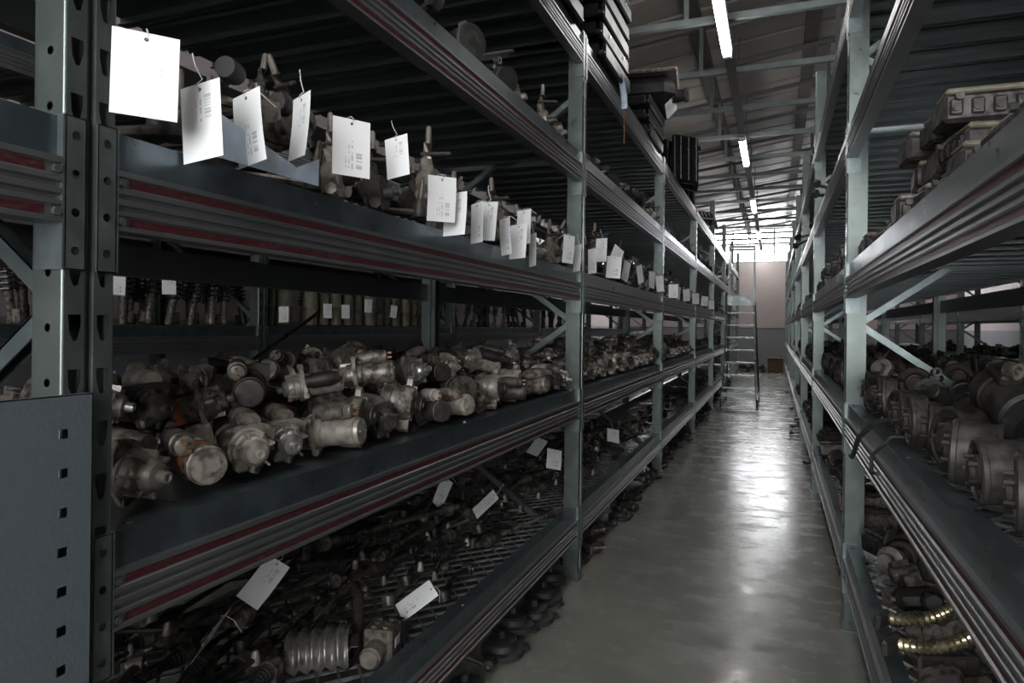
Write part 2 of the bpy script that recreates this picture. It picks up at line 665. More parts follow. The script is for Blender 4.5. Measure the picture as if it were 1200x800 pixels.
tc_.add([(x, y, roof_z(x) - .15 + dz) for x in (XW0, XW1) for y in (-.03, .03) for dz in (-.05, .0)],
        [(0, 1, 3, 2), (4, 6, 7, 5), (0, 4, 5, 1), (2, 3, 7, 6), (0, 2, 6, 4), (1, 5, 7, 3)])
topch = tc_.mesh('top_chord', 'purlin', 0)
struts = {}
for i in range(-3, 5):
    x = -.815 + 1.41 * i
    if XW0 < x < XW1:
        struts[i] = MB().box(x - .022, x + .022, -.022, .022, CH_Z + .03, roof_z(x) - .2).mesh('strut', 'truss', 0)
t = 0
yy = 6.6 - 1.375 * 5
while yy < YW1 - .3:
    tr = thing('roof_truss', 'slim grey-green steel roof truss, %s across the aisle from the camera end' % ORD[t], 'truss', (0, yy, 0), group='roof trusses')
    link('bottom_chord', chord, tr)
    link('top_chord', topch, tr)
    for i, me in struts.items():
        link('strut', me, tr)
    yy += 1.375
    t += 1

# cable tray and tube lights
TX, TZ = -.46, 4.2
tray = thing('cable_tray', 'brownish cable tray running along the roof above the aisle tubes', 'cable tray')
link('channel', MB().box(TX - .045, TX + .045, -3.9, 25.5, TZ + .03, TZ + .08).mesh('channel', 'tray', 0), tray)
for i in range(12):
    yb = -3 + i * 2.4
    link('hanger', MB().box(TX - .006, TX + .006, yb - .006, yb + .006, TZ + .08, roof_z(TX) - .0).mesh('hanger', 'tray', 0), tray)
tubes = []
body = MB().bbox(0, 0, .015, .1, 1.72, .03, .008).mesh('housing', 'truss')
tubm = MB().bbox(0, 0, -.032, .085, 1.56, .06, .025).mesh('lit_diffuser', 'tube')
endc = MB().bbox(0, -.82, -.03, .095, .05, .06, .01).mesh('end_cap', 'zinc')
endd = MB().bbox(0, .82, -.03, .095, .05, .06, .01).mesh('end_cap', 'zinc')
y_t = 6.1
names_t = ['tube light behind the camera', 'tube light overhead just inside the camera end', 'long bright tube light over the aisle, largest in view',
           'tube light over the aisle, second in view', 'tube light over the aisle, third in view', 'tube light over the aisle, fourth in view',
           'tube light over the aisle, last before the windows']
for i in range(7):
    yc = y_t + (i - 2) * 4.75
    lt = thing('tube_light', 'white fluorescent ' + names_t[i], 'light', (TX, yc, TZ), group='tube lights over the aisle')
    link('housing', body, lt)
    link('lit_diffuser', tubm, lt)
    link('end_cap', endc, lt)
    link('end_cap', endd, lt)

# ------------------------------------------------------------ racks
LV = [.261 + .699 * i for i in range(5)]     # underside of each beam
BH, TOP = .105, .172                          # beam height, top of the edge angle above the beam's underside
BAY = 3.11
PW = .092                                     # width of a post along the aisle
DEPTH = 1.06
SLOT = [(-.011, .022), (.011, .022), (.011, .004), (.005, -.02), (-.002, -.022), (-.008, -.008)]
DOT = [(.0075 * math.cos(a * PI / 4), .0075 * math.sin(a * PI / 4)) for a in range(8)]


def post_mesh(s, h):
    """s: direction of the rack's depth (+1 or -1); front face at x = 0"""
    mb = MB()
    n = int(h / .09)
    P = h / n
    Z = (0, 0, 1)
    mb.perf((0, .0035, 0), (0, 1, 0), Z, .0345, n, P, SLOT)
    mb.perf((0, PW - .038, 0), (0, 1, 0), Z, .0345, n, P, [(-a, b) for a, b in SLOT])
    g = [(0, .038), (s * .012, .041), (s * .012, .051), (0, .054)]
    for i in range(3):
        (a, b), (c, d) = g[i], g[i + 1]
        mb.add([(a, b, 0), (c, d, 0), (c, d, h), (a, b, h)], [(0, 1, 2, 3)])
    for y in (0, PW):
        e = .0035 if y == 0 else -.0035
        mb.add([(s * .0035, y, 0), (s * .001, y + e * .3, 0), (0, y + e, 0), (s * .0035, y, h), (s * .001, y + e * .3, h), (0, y + e, h)], [(0, 1, 4, 3), (1, 2, 5, 4)])
        q4 = [(s * .004, y), (s * .004, y + 3.4 * e), (s * .063, y + 3.4 * e), (s * .063, y)]  # closed pocket added behind the round holes to keep them dark
        mb.add([(a, b, zz_) for zz_ in (0, h) for a, b in q4], [(0, 1, 5, 4), (1, 2, 6, 5), (2, 3, 7, 6)])
        mb.perf((s * .0035, y, 0), (s, 0, 0), Z, .0605, n, P, DOT)
        q = .014 if y == 0 else -.014
        pts = [(s * .064, y), (s * .064, y + q), (s * .092, y + q), (s * .092, y + 2.2 * q)]
        for i in range(3):
            (a, b), (c, d) = pts[i], pts[i + 1]
            mb.add([(a, b, 0), (c, d, 0), (c, d, h), (a, b, h)], [(0, 1, 2, 3)])
    return mb.mesh('upright_post', 'galv_post', 50)


def foot_mesh(s):
    mb = MB().box(min(-s * .008, s * .11), max(-s * .008, s * .11), -.015, PW + .015, 0, .008)
    mb.box(min(-s * .004, s * .0), max(-s * .004, 0), 0, PW, .008, .05)
    return mb.mesh('foot_plate', 'galv')


LIB = {}


def lib(key, fn):
    if key not in LIB:
        LIB[key] = fn()
    return LIB[key]


def beam_mesh(s, ln, front=True):
    # front profile, x grows towards the aisle (= -s)
    f = [(-.05, 0), (0, 0), (0, .007), (-.005, .009), (-.005, .025), (0, .028), (0, .034), (-.006, .037), (-.006, .043),
         (0, .046), (0, .054), (-.006, .057), (-.006, .063), (0, .066), (0, .074), (-.005, .077), (-.005, .093), (0, .095), (0, BH), (-.05, BH)]
    return MB().prism([(-s * x, z) for x, z in f], 0, ln).mesh('shelf_beam', 'galv_beam', 30)


def strip_mesh(s, ln, z0, z1):
    return MB().box(min(s * .0045, s * .006), max(s * .0045, s * .006), .03, ln - .03, z0, z1).mesh('red_stripe', 'stripe', 0)


def angle_mesh(s, ln, flange=.055):
    p = [(s * .010, BH), (s * .010, TOP), (s * (.01 + flange), TOP), (s * (.01 + flange), TOP - .003), (s * .013, TOP - .003), (s * .013, BH)]
    mb = MB().prism(p, 0, ln)
    for yy in (.06, ln - .06, ln * .5):
        mb.cyl((s * .035, yy, TOP), (s * .035, yy, TOP + .003), .009, n=8)
    return mb.mesh('edge_angle', 'galv_dark', 30)


def connector_mesh(s, far):
    """hooked plate at the end of a beam; far: at the far end of the beam"""
    mb = MB()
    d = -s
    y0 = 0 if not far else -.036
    mb.perf((d * .004, -.036 if not far else 0, -.075), (0, 1, 0), (0, 0, 1), .036, 4, .0625, DOT)
    a, b = (-.036, 0) if not far else (0, .036)
    x0, x1 = min(0, d * .004), max(0, d * .004)
    mb.box(x0, x1, a, a + .002, -.075, .175)
    mb.box(x0, x1, b - .002, b, -.075, .175)
    mb.box(x0, x1, a, b, .173, .175)
    mb.box(x0, x1, a, b, -.075, -.073)
    yw = 0 if not far else -.004
    mb.box(min(d * .004, s * .06), max(d * .004, s * .06), yw, yw + .004, -.075, .175)
    yb = .012 if not far else -.012
    for z in (.017, .085):
        mb.cyl((d * -.004, yb, z), (d * .006, yb, z), .007, n=8)
    return mb.mesh('beam_connector', 'galv', 35)


def deck_panel_mesh(s, wd=.2):
    """pressed plank reaching from front beam to rear beam"""
    L0, L1 = (-(DEPTH - .06), -.03) if s < 0 else (.03, DEPTH - .06)
    w2 = wd - .004
    poly = [(0.002, -.03), (0.002, 0), (w2, 0), (w2, -.03), (w2 - .014, -.03), (w2 - .014, -.027), (w2 - .003, -.026), (w2 - .003, -.003),
            (w2 * .62, -.003), (w2 * .58, -.012), (w2 * .42, -.012), (w2 * .38, -.003), (.005, -.003), (.005, -.026), (.016, -.027), (.016, -.03)]
    return MB().prismx(poly, L0, L1).mesh('deck_panel', 'deck', 30)


def mesh_deck(s, ln):
    """expanded metal: zigzag strands that meet at the tips of their diamonds"""
    mb = MB()
    cy, cx, th, w_ = .10, .045, .003, .0065
    x_in, x_out = .06, DEPTH - .07
    n = int((x_out - x_in) / cx)
    m = int(ln / (cy / 2))
    for i in range(n):
        x0 = x_in + cx * (i + .5)
        vs, fs = [], []
        for j in range(m + 1):
            xx = x0 + (cx * .5) * (1 if (i + j) % 2 else -1) * .93
            for (dx, dz) in ((-w_, 0), (w_, 0.004), (w_, 0.004 - th), (-w_, -th)):
                vs.append((s * (xx + dx), j * cy / 2, dz))
        for j in range(m):
            a = j * 4
            fs += [(a, a + 1, a + 5, a + 4), (a + 1, a + 2, a + 6, a + 5), (a + 2, a + 3, a + 7, a + 6), (a + 3, a, a + 4, a + 7)]
        mb.add(vs, fs)
    return mb.mesh('mesh_deck', 'mesh', 0)


def rack(label, xf, s, y0, k0, k1, levels, heights, solid_levels, single_bays, brace_every=1.34, mesh_levels=(0,), simple=False):
    r = thing('storage_rack', label, 'rack')
    ln = BAY - PW
    zt = TOP - .003
    left_over = []
    for k in range(k0, k1 + 1):
        y = y0 + k * BAY
        h = heights(k)
        link('upright_post', lib(('p', s, h), lambda: post_mesh(s, h)), r, (xf, y, 0))
        link('upright_post', lib(('p', -s, h), lambda: post_mesh(-s, h)), r, (xf + s * DEPTH, y, 0))
        link('foot_plate', lib(('f', s), lambda: foot_mesh(s)), r, (xf, y, 0))
        link('foot_plate', lib(('f', -s), lambda: foot_mesh(-s)), r, (xf + s * DEPTH, y, 0))
        yc = y + PW / 2
        zs = [.19 + .67 * i for i in range(int((h - .25) / .67) + 1)]
        for i in range(len(zs) - 1):
            a, b = (s * .075, s * (DEPTH - .075)) if i % 2 == 0 else (s * (DEPTH - .075), s * .075)
            # front joints at .19, 1.53, 2.87
            p, q = Vector((a, 0, zs[i] + .01)), Vector((b, 0, zs[i + 1] - .01))

            def mk(p=p, q=q):
                d = q - p
                L_ = d.length
                rot = Matrix.Translation(p) @ d.to_track_quat('X', 'Z').to_matrix().to_4x4()
                mb = MB()
                mb.box(0, L_, -.016, .016, .013, .016, rot)
                mb.box(0, L_, -.016, -.013, -.016, .016, rot)
                mb.box(0, L_, .013, .016, -.016, .016, rot)
                for e in (.012, L_ - .012):
                    mb.lathe([(0, .007), (.04, .007)], 8, rot @ Vector((e, -.02, 0)), (0, 1, 0))
                return mb.mesh('brace', 'galv', 35)
            link('brace', lib(('b', s, i % 2, i), mk), r, (xf, yc, 0))
        link('tie_bar', lib(('t', s), lambda: MB().box(min(s * .09, s * (DEPTH - .09)), max(s * .09, s * (DEPTH - .09)), -.016, .016, 0, .035).mesh('tie_bar', 'galv', 0)), r, (xf, yc, .12))
    for k in range(k0, k1):
        y = y0 + k * BAY + PW
        for i, z in enumerate(levels):
            bm_ = link('shelf_beam', lib(('bm', s), lambda: beam_mesh(s, ln)), r, (xf - s * .004, y, z))
            if not simple:
                link('red_stripe', lib(('s1', s), lambda: strip_mesh(s, ln, .010, .024)), bm_)['label'] = 'worn red printed stripe'
                link('red_stripe', lib(('s2', s), lambda: strip_mesh(s, ln, .078, .092)), bm_)['label'] = 'worn red printed stripe'
            rb = link('shelf_beam', lib(('bm', -s), lambda: beam_mesh(-s, ln)), r, (xf + s * (DEPTH + .004), y, z))
            link('edge_angle', lib(('an', s), lambda: angle_mesh(s, ln)), r, (xf, y, z))
            if not simple or k < 3:
                link('beam_connector', lib(('c', s, 0), lambda: connector_mesh(s, False)), r, (xf, y, z))
                link('beam_connector', lib(('c', s, 1), lambda: connector_mesh(s, True)), r, (xf, y + ln, z))
            if i in mesh_levels:
                o = link('mesh_deck', lib(('md', s), lambda: mesh_deck(s, ln)), r, (xf, y, z + BH + .012))
                o['kind'] = 'stuff'
            else:
                for j in range(15):
                    pos = (xf, y + .008 + j * .2, z + zt)
                    if k in single_bays and i in solid_levels:
                        link('deck_panel', lib(('dp', s), lambda: deck_panel_mesh(s)), r, pos)
                    else:
                        left_over.append(pos)
    if left_over:
        me = lib(('dp', s), lambda: deck_panel_mesh(s))
        V = [tuple(v.co) for v in me.vertices]
        F = [tuple(p.vertices) for p in me.polygons]
        mb = MB()
        for p in left_over:
            mb.add([(a + p[0], b + p[1], c + p[2]) for a, b, c in V], F)
        o = link('deck_panel', mb.mesh('deck_panel', 'deck', 0), r)
        o['kind'] = 'stuff'
    return r


XL, YL = -1.07, .753
XR, YR = .332, 3.76
rack('galvanised steel shelving rack along the aisle, its shelf edge lined with white tags', XL, -1, YL, -1, 7, LV,
     lambda k: 3.25 if k < 4 else 3.9, (1, 2, 3, 4), (-1, 0, 1, 2, 3))
rack('galvanised steel shelving rack across the aisle from the white tags', XR, 1, YR, -1, 7, LV, lambda k: 3.9, (2, 3, 4), (-1, 0, 1, 2, 3), mesh_levels=(0, 1))
rack('second shelving rack seen through the gap behind the starter motors', -3.45, -1, YL, -1, 6, [.61, 1.31, 2.01, 2.71], lambda k: 3.3, (), (), mesh_levels=(), simple=True)
rack('second shelving rack seen through the gap behind the brake drums', 2.82, 1, YR, -1, 6, LV[:4], lambda k: 3.0, (), (), mesh_levels=(), simple=True)

# grey guard panel bolted over the first bay's post
gp = MB()
gy0, gy1, gz1 = .30, .792, 1.383
xs_ = -1.048
cells, pitch = 22, .0625
SQ = [(-.0075, .0075), (.0075, .0075), (.0075, -.0075), (-.0075, -.0075)]
z_base = gz1 - .03 - cells * pitch
gp.perf((xs_, gy1 - .07, z_base), (0, 1, 0), (0, 0, 1), .04, cells, pitch, SQ)
gp.add([(xs_, gy0, 0), (xs_, gy1 - .07, 0), (xs_, gy1 - .07, gz1), (xs_, gy0, gz1)], [(0, 1, 2, 3)])
gp.add([(xs_, gy1 - .03, 0), (xs_, gy1, 0), (xs_, gy1, gz1), (xs_, gy1 - .03, gz1)], [(0, 1, 2, 3)])
gp.add([(xs_, gy1 - .07, gz1 - .03), (xs_, gy1 - .03, gz1 - .03), (xs_, gy1 - .03, gz1), (xs_, gy1 - .07, gz1)], [(0, 1, 2, 3)])
gp.add([(xs_, gy1 - .07, 0), (xs_, gy1 - .03, 0), (xs_, gy1 - .03, z_base), (xs_, gy1 - .07, z_base)], [(0, 1, 2, 3)])
gp.box(xs_ - .01, xs_, gy0, gy1, gz1 - .002, gz1)
gp.box(xs_ - .01, xs_, gy1 - .002, gy1, 0, gz1)
thing('guard_panel', 'plain grey painted steel guard panel with a column of square holes', 'panel', me=gp.mesh('guard_panel', 'guard', 0))

# ------------------------------------------------------------ kinds of car part


def P_starter(body='alu', nose='alu_light', sol='alu', mark=None, name='starter_motor'):
    b = MB().lathe([(-.145, .02), (-.142, .038), (-.13, .041), (-.128, .044), (-.118, .044), (-.116, .041), (-.03, .041), (-.026, .045), (-.012, .046), (-.008, .05)], 16)
    b.cyl((-.149, .02, .0), (-.143, .02, 0), .004, n=6).cyl((-.149, -.02, .0), (-.143, -.02, 0), .004, n=6)
    fl = MB()
    pts = []
    for i in range(14):
        a = 2 * PI * i / 14
        rr = .052 + (.026 if i in (1, 6, 11) else .010 if i in (0, 2, 5, 7, 10, 12) else 0)
        pts.append((rr * math.cos(a), rr * math.sin(a) + .008))
    fl.prismx(pts, -.008, .005)
    for i in (1, 6, 11):
        a = 2 * PI * i / 14
        fl.lathe([(-.012, .009), (.008, .009)], 8, (0, .066 * math.cos(a), .066 * math.sin(a) + .008))
    n_ = MB().lathe([(.005, .052), (.012, .052), (.014, .046), (.03, .045), (.034, .040), (.05, .036), (.054, .031), (.068, .026), (.07, .018), (.071, .013), (.09, .012), (.091, .008), (.084, .006)], 18)
    for a in (0.3, 1.1, 1.9, 2.7, 3.6, 4.5, 5.4):
        n_.box(.004, .055, .034, .0495, -.0025, .0025, Matrix.Rotation(a, 4, 'X'))
    n_.bbox(.03, -.03, -.03, .035, .03, .03, .006)
    s_ = MB().lathe([(-.125, .012), (-.12, .021), (-.1, .023), (-.098, .027), (-.03, .027), (-.02, .023), (-.005, .022)], 12, (0, .016, .062))
    s_.bbox(-.02, .01, .045, .03, .035, .04, .008)
    tb = MB().cyl((-.14, .016, .072), (-.12, .016, .072), .005, n=6).cyl((-.14, .016, .052), (-.12, .016, .052), .005, n=6)
    parts = [('motor_body', b.mesh('motor_body', body), []), ('mounting_flange', fl.mesh('mounting_flange', body), []),
             ('nose_cone', n_.mesh('nose_cone', nose), []), ('solenoid', s_.mesh('solenoid', sol), [('terminal', tb.mesh('terminal', 'copper'))])]
    if mark:
        m_ = MB().lathe([(-.088, .0418), (-.06, .0418)], 16, caps=False)
        m_.bbox(.006, .02, .05, .004, .05, .016, .001)
        parts.append(('paint_mark', m_.mesh('paint_mark', mark), []))
    return Proto(name, 'starter motor', parts)


def P_alternator(m1='alu', m2='alu_light'):
    h = MB().lathe([(-.07, .03), (-.068, .055), (-.055, .063), (-.03, .065), (-.028, .06), (.0, .06), (.002, .065), (.03, .064), (.045, .055), (.05, .03)], 18)
    for i in range(9):
        a = 2 * PI * i / 9
        h.box(.03, .047, .035, .062, -.004, .004, Matrix.Rotation(a, 4, 'X'))
    p = MB().lathe([(.05, .012), (.055, .012), (.056, .03), (.06, .031), (.063, .026), (.067, .031), (.07, .026), (.074, .031), (.078, .03), (.079, .012), (.085, .01)], 16)
    e1 = MB().prismx([(-.012, -.055), (.012, -.055), (.014, -.095), (0, -.105), (-.014, -.095)], -.03, .04)
    e2 = MB().prismx([(-.012, .055), (.012, .055), (.01, .085), (0, .095), (-.01, .085)], .01, .03)
    return Proto('alternator', 'alternator', [('housing', h.mesh('housing', m1), []), ('pulley', p.mesh('pulley', 'iron'), []),
                                              ('mounting_ear', e1.mesh('mounting_ear', m2), []), ('mounting_ear', e2.mesh('mounting_ear', m2), [])])


def P_arm(m1='rust', name='suspension_arm'):
    a = MB().tube([(0, 0, .03), (-.08, .03, .035), (-.18, .09, .03), (-.27, .14, .02)], .018, 8, .6, rs=[.022, .018, .018, .02])
    a.tube([(0, 0, .03), (-.09, -.03, .035), (-.2, -.1, .03), (-.28, -.12, .02)], .018, 8, .6, rs=[.022, .018, .018, .02])
    a.bbox(-.14, 0, .03, .02, .11, .012, .004)
    b1 = MB().lathe([(-.03, .012), (-.03, .026), (-.022, .028), (.022, .028), (.03, .026), (.03, .012)], 12, (-.285, .15, .03), (0, 1, 0))
    b2 = MB().lathe([(-.03, .012), (-.03, .026), (-.022, .028), (.022, .028), (.03, .026), (.03, .012)], 12, (-.295, -.125, .03), (0, 1, 0))
    j = MB().lathe([(-.02, .018), (-.015, .027), (.015, .027), (.03, .022), (.045, .012)], 12, (.01, 0, .03), (0, 0, 1))
    st = MB().lathe([(.04, .012), (.09, .009), (.1, .007), (.115, .007), (.12, .003)], 8, (.01, 0, .03), (.12, .05, 1))
    return Proto(name, 'suspension arm', [('arm', a.mesh('arm', m1), []), ('bushing', b1.mesh('bushing', 'rubber'), []), ('bushing', b2.mesh('bushing', 'rubber'), []),
                                          ('ball_joint', j.mesh('ball_joint', 'iron'), [('stud', st.mesh('stud', 'alu'))])])


def P_knuckle(m1='alu'):
    h = MB().lathe([(-.03, .035), (-.03, .055), (-.01, .06), (.02, .055), (.02, .035)], 16, (0, 0, .06), (1, 0, .15))
    up = MB().tube([(-.02, 0, .1), (-.03, .01, .15), (-.02, .0, .2)], .02, 8, rs=[.03, .02, .016])
    up.tube([(0, 0, .02), (.02, -.09, .01), (.03, -.13, .02)], .015, 7, rs=[.026, .016, .018])
    pin = MB().lathe([(0, .011), (.05, .009), (.055, .005)], 8, (-.02, 0, .2), (0, 0, 1))
    pl = MB().bbox(.01, 0, .165, .11, .02, .012, .004)
    b = MB().lathe([(0, .02), (.03, .02), (.032, .012), (.05, .012)], 12, (.02, 0, .06), (1, 0, .15))
    return Proto('steering_knuckle', 'steering knuckle', [('carrier', h.mesh('carrier', m1), []), ('upright_arm', up.mesh('upright_arm', m1), [('pin', pin.mesh('pin', 'alu_light'))]),
                                                         ('bracket', pl.mesh('bracket', 'rust'), []), ('bearing', b.mesh('bearing', 'iron'), [])])


def P_link(m1='alu', L_=.34, name='control_link'):
    t = MB().tube([(0, 0, .025), (-L_ * .35, .015, .045), (-L_ * .7, .01, .045), (-L_, 0, .028)], .014, 8, .8, rs=[.017, .013, .014, .017])
    e1 = MB().lathe([(-.02, .01), (-.02, .027), (.02, .027), (.02, .01)], 14, (.012, 0, .028), (0, 1, 0))
    e2 = MB().lathe([(-.02, .01), (-.02, .03), (.02, .03), (.02, .01)], 14, (-L_ - .012, 0, .032), (.2, .3, 1))
    bt = MB().cyl((.012, -.03, .028), (.012, .03, .028), .008, n=6)
    return Proto(name, 'control link', [('rod', t.mesh('rod', m1), []), ('eye', e1.mesh('eye', m1), [('bolt', bt.mesh('bolt', 'zinc'))]), ('eye', e2.mesh('eye', m1), [])])


def bellows(o, d, r0, r1, L_, n=6, seg=10):
    pr = []
    for i in range(n):
        f = i / (n - 1)
        r = r0 + (r1 - r0) * f
        pr += [(L_ * (i) / n, r * .8), (L_ * (i + .5) / n, r)]
    pr.append((L_, r1 * .8))
    return MB().lathe(pr, seg, o, d)


def P_shaft(L_=.75, m1='iron', name='drive_shaft'):
    sh = MB().cyl((-L_ / 2, 0, .03), (L_ / 2, 0, .03), .0115, n=9)
    b1 = bellows((-L_ / 2 + .12, 0, .03), (-1, 0, 0), .016, .032, .09)
    b2 = bellows((L_ / 2 - .12, 0, .03), (1, 0, 0), .016, .032, .09)
    j1 = MB().lathe([(0, .034), (.05, .034), (.07, .018), (.12, .013), (.13, .008)], 12, (-L_ / 2 + .03, 0, .03), (-1, 0, 0))
    j2 = MB().lathe([(0, .034), (.04, .036), (.06, .02), (.09, .016)], 12, (L_ / 2 - .03, 0, .03), (1, 0, 0))
    return Proto(name, 'drive shaft', [('shaft', sh.mesh('shaft', m1), []), ('boot', b1.mesh('boot', 'rubber'), []), ('boot', b2.mesh('boot', 'rubber'), []),
                                       ('joint', j1.mesh('joint', m1), []), ('joint', j2.mesh('joint', 'alu'), [])])


def P_wiper(m1='alu', L_=.62):
    a = MB().tube([(-L_ / 2, 0, .02), (-.1, .03, .03), (.1, .03, .03), (L_ / 2, 0, .02)], .009, 8)
    b = MB().tube([(-L_ / 2 + .03, .03, .04), (0, .055, .045), (L_ / 2 - .08, .035, .035)], .006, 6)
    c = MB().bbox(0, .05, .035, .09, .06, .05, .012)
    c.lathe([(0, .028), (.08, .026), (.09, .015)], 12, (.03, .05, .035), (1, .6, 0))
    p1 = MB().lathe([(-.015, .016), (.015, .014), (.028, .007)], 10, (-L_ / 2, 0, .02), (0, 0, 1))
    p2 = MB().lathe([(-.015, .016), (.015, .014), (.028, .007)], 10, (L_ / 2, 0, .02), (0, 0, 1))
    return Proto('wiper_linkage', 'wiper linkage', [('tube', a.mesh('tube', m1), []), ('rod', b.mesh('rod', 'iron'), []), ('motor', c.mesh('motor', 'iron'), []),
                                                    ('pivot', p1.mesh('pivot', 'alu_light'), []), ('pivot', p2.mesh('pivot', 'alu_light'), [])])


def P_rail(L_=.8):
    a = MB().cyl((-L_ / 2, 0, .028), (L_ / 2, 0, .028), .02, n=12)
    a.bbox(L_ * .25, 0, .03, .09, .055, .05, .012)
    b = MB().lathe([(0, .02), (.07, .018), (.075, .01)], 10, (L_ * .25, 0, .04), (.3, .3, 1))
    c1 = MB().cyl((L_ / 2, 0, .028), (L_ / 2 + .14, .01, .025), .007, n=7)
    c2 = MB().cyl((-L_ / 2, 0, .028), (-L_ / 2 - .14, .01, .025), .007, n=7)
    g = bellows((-L_ / 2, 0, .028), (-1, 0, 0), .024, .012, .1)
    e = MB().lathe([(-.012, .01), (-.01, .016), (.01, .016), (.03, .007)], 9, (L_ / 2 + .15, .01, .025), (0, .3, 1))
    return Proto('steering_rack', 'steering rack', [('housing', a.mesh('housing', 'iron'), []), ('pinion', b.mesh('pinion', 'alu'), []), ('tie_rod', c1.mesh('tie_rod', 'iron'), []),
                                                    ('tie_rod', c2.mesh('tie_rod', 'iron'), []), ('boot', g.mesh('boot', 'rubber'), []), ('rod_end', e.mesh('rod_end', 'alu'), [])])


def P_drum(rust='rust', rr=.115, th=.07):
    rim = MB().lathe([(.014, rr * .2), (.014, rr * .62), (.006, rr * .66), (.006, rr * .84), (0, rr * .86), (0, rr * .93), (.004, rr), (.014, rr), (.016, rr * .97), (th - .012, rr * .96), (th - .01, rr), (th, rr), (th, rr * .9), (th * .3, rr * .88), (th * .3, rr * .5)], 26, d=(0, -1, 0))
    hub = MB().lathe([(-.014, rr * .2), (-.014, rr * .3), (-.004, rr * .34), (.002, rr * .5), (.014, rr * .5), (.02, rr * .2)], 18, d=(0, -1, 0))
    bolts = []
    for i in range(5):
        a = 2 * PI * i / 5
        bolts.append(('stud', MB().cyl((rr * .43 * math.cos(a), .018, rr * .43 * math.sin(a)), (rr * .43 * math.cos(a), .0, rr * .43 * math.sin(a)), .006, n=6).mesh('stud', 'iron')))
    return Proto('brake_drum', 'brake drum', [('rim', rim.mesh('rim', rust), []), ('hub', hub.mesh('hub', 'rust'), bolts)])


def P_compressor():
    b = MB().lathe([(-.1, .03), (-.098, .052), (-.06, .055), (-.058, .05), (0, .05), (.002, .058), (.03, .058)], 16, (0, 0, .06))
    b.bbox(-.05, 0, .12, .07, .05, .03, .008)
    p = MB().lathe([(.03, .035), (.03, .06), (.034, .06), (.038, .055), (.042, .06), (.046, .055), (.05, .06), (.054, .06), (.055, .03)], 20, (0, 0, .06))
    e = MB().lathe([(-.012, .010), (-.012, .019), (.012, .019), (.012, .010), (-.012, .010)], 16, (-.02, .0, .145), (1, .4, .2), caps=False)
    return Proto('air_compressor', 'compressor', [('housing', b.mesh('housing', 'iron'), []), ('pulley', p.mesh('pulley', 'rubber'), []), ('ring_port', e.mesh('ring_port', 'alu'), [])])


def P_block(m1='alu', m2='beige', name='valve_block'):
    a = MB().bbox(0, 0, .045, .16, .24, .09, .012)
    for i in range(4):
        a.bbox(-.082, -.085 + i * .057, .045, .012, .036, .05, .005)
        a.cyl((-.087, -.085 + i * .057, .045), (-.092, -.085 + i * .057, .045), .014, n=10)
    c = MB().bbox(0, 0, .1, .13, .22, .022, .008)
    bolts = [('bolt', MB().cyl((-.03 + .03 * i, -.08 + .08 * i, .11), (-.03 + .03 * i, -.08 + .08 * i, .117), .008, n=8).mesh('bolt', 'iron')) for i in range(3)]
    p = MB().cyl((-.08, .08, .075), (-.1, .08, .075), .012, n=10)
    return Proto(name, 'engine part', [('casting', a.mesh('casting', m1), []), ('cover', c.mesh('cover', m2), bolts), ('pipe_stub', p.mesh('pipe_stub', 'iron'), [])])


def P_caliper():
    a = MB().bbox(0, 0, .05, .09, .15, .075, .022)
    a.lathe([(-.01, .02), (-.01, .032), (.05, .032), (.055, .026)], 14, (.04, .03, .05))
    b = MB().bbox(-.055, 0, .05, .02, .2, .06, .008)
    h = MB().cyl((-.055, -.085, .06), (.05, -.085, .06), .008, n=8).cyl((-.055, .085, .06), (.05, .085, .06), .008, n=8)
    return Proto('brake_caliper', 'brake caliper', [('casting', a.mesh('casting', 'iron'), []), ('carrier', b.mesh('carrier', 'rust'), []), ('slide_pin', h.mesh('slide_pin', 'alu'), [])])


def P_egr():
    def arc(c, r, a0, a1, z, n=9):
        return [(c[0] + r * math.cos(a0 + (a1 - a0) * i / n), c[1] + r * math.sin(a0 + (a1 - a0) * i / n), z) for i in range(n + 1)]
    p = MB().tube([(.02, .2, .1), (.0, .1, .1), (-.02, .03, .09)], .013, 10)
    pts, rs = [], []
    for i in range(27):
        f = i / 26
        a = f * 1.5
        pts.append((-.02 - .12 * (1 - math.cos(a)), .03 - .12 * math.sin(a), .09 - .05 * f))
        rs.append(.019 if i % 2 else .0145)
    bl = MB().tube(pts, .018, 12, rs=rs)
    f1 = MB().bbox(-.15, -.1, .03, .02, .07, .05, .01)
    f2 = bellows((.02, .2, .1), (.1, 1, 0), .018, .018, .05, 4, 12)
    return Proto('exhaust_gas_pipe', 'exhaust pipe', [('pipe', p.mesh('pipe', 'brass'), []), ('bellows', bl.mesh('bellows', 'brass'), []), ('flange', f1.mesh('flange', 'iron'), []),
                                                      ('end_bellows', f2.mesh('end_bellows', 'brass'), [])])


def P_turbo():
    sc = []
    for i in range(21):
        a = i / 20 * 2 * PI * .95
        sc.append((.055 * math.cos(a), 0, .07 + .055 * math.sin(a)))
    s_ = MB().tube(sc, .02, 10, rs=[.012 + .014 * i / 20 for i in range(21)])
    s_.lathe([(-.02, .03), (.02, .036)], 14, (0, 0, .07), (0, 1, 0))
    c = MB().lathe([(0, .035), (.02, .03), (.05, .03), (.06, .05), (.09, .055), (.1, .03), (.13, .028)], 16, (0, 0, .07), (0, 1, 0))
    f = MB().bbox(.07, 0, .13, .012, .07, .07, .01)
    return Proto('turbocharger', 'turbocharger', [('volute', s_.mesh('volute', 'rust'), []), ('compressor_case', c.mesh('compressor_case', 'alu_light'), []), ('flange', f.mesh('flange', 'iron'), [])])


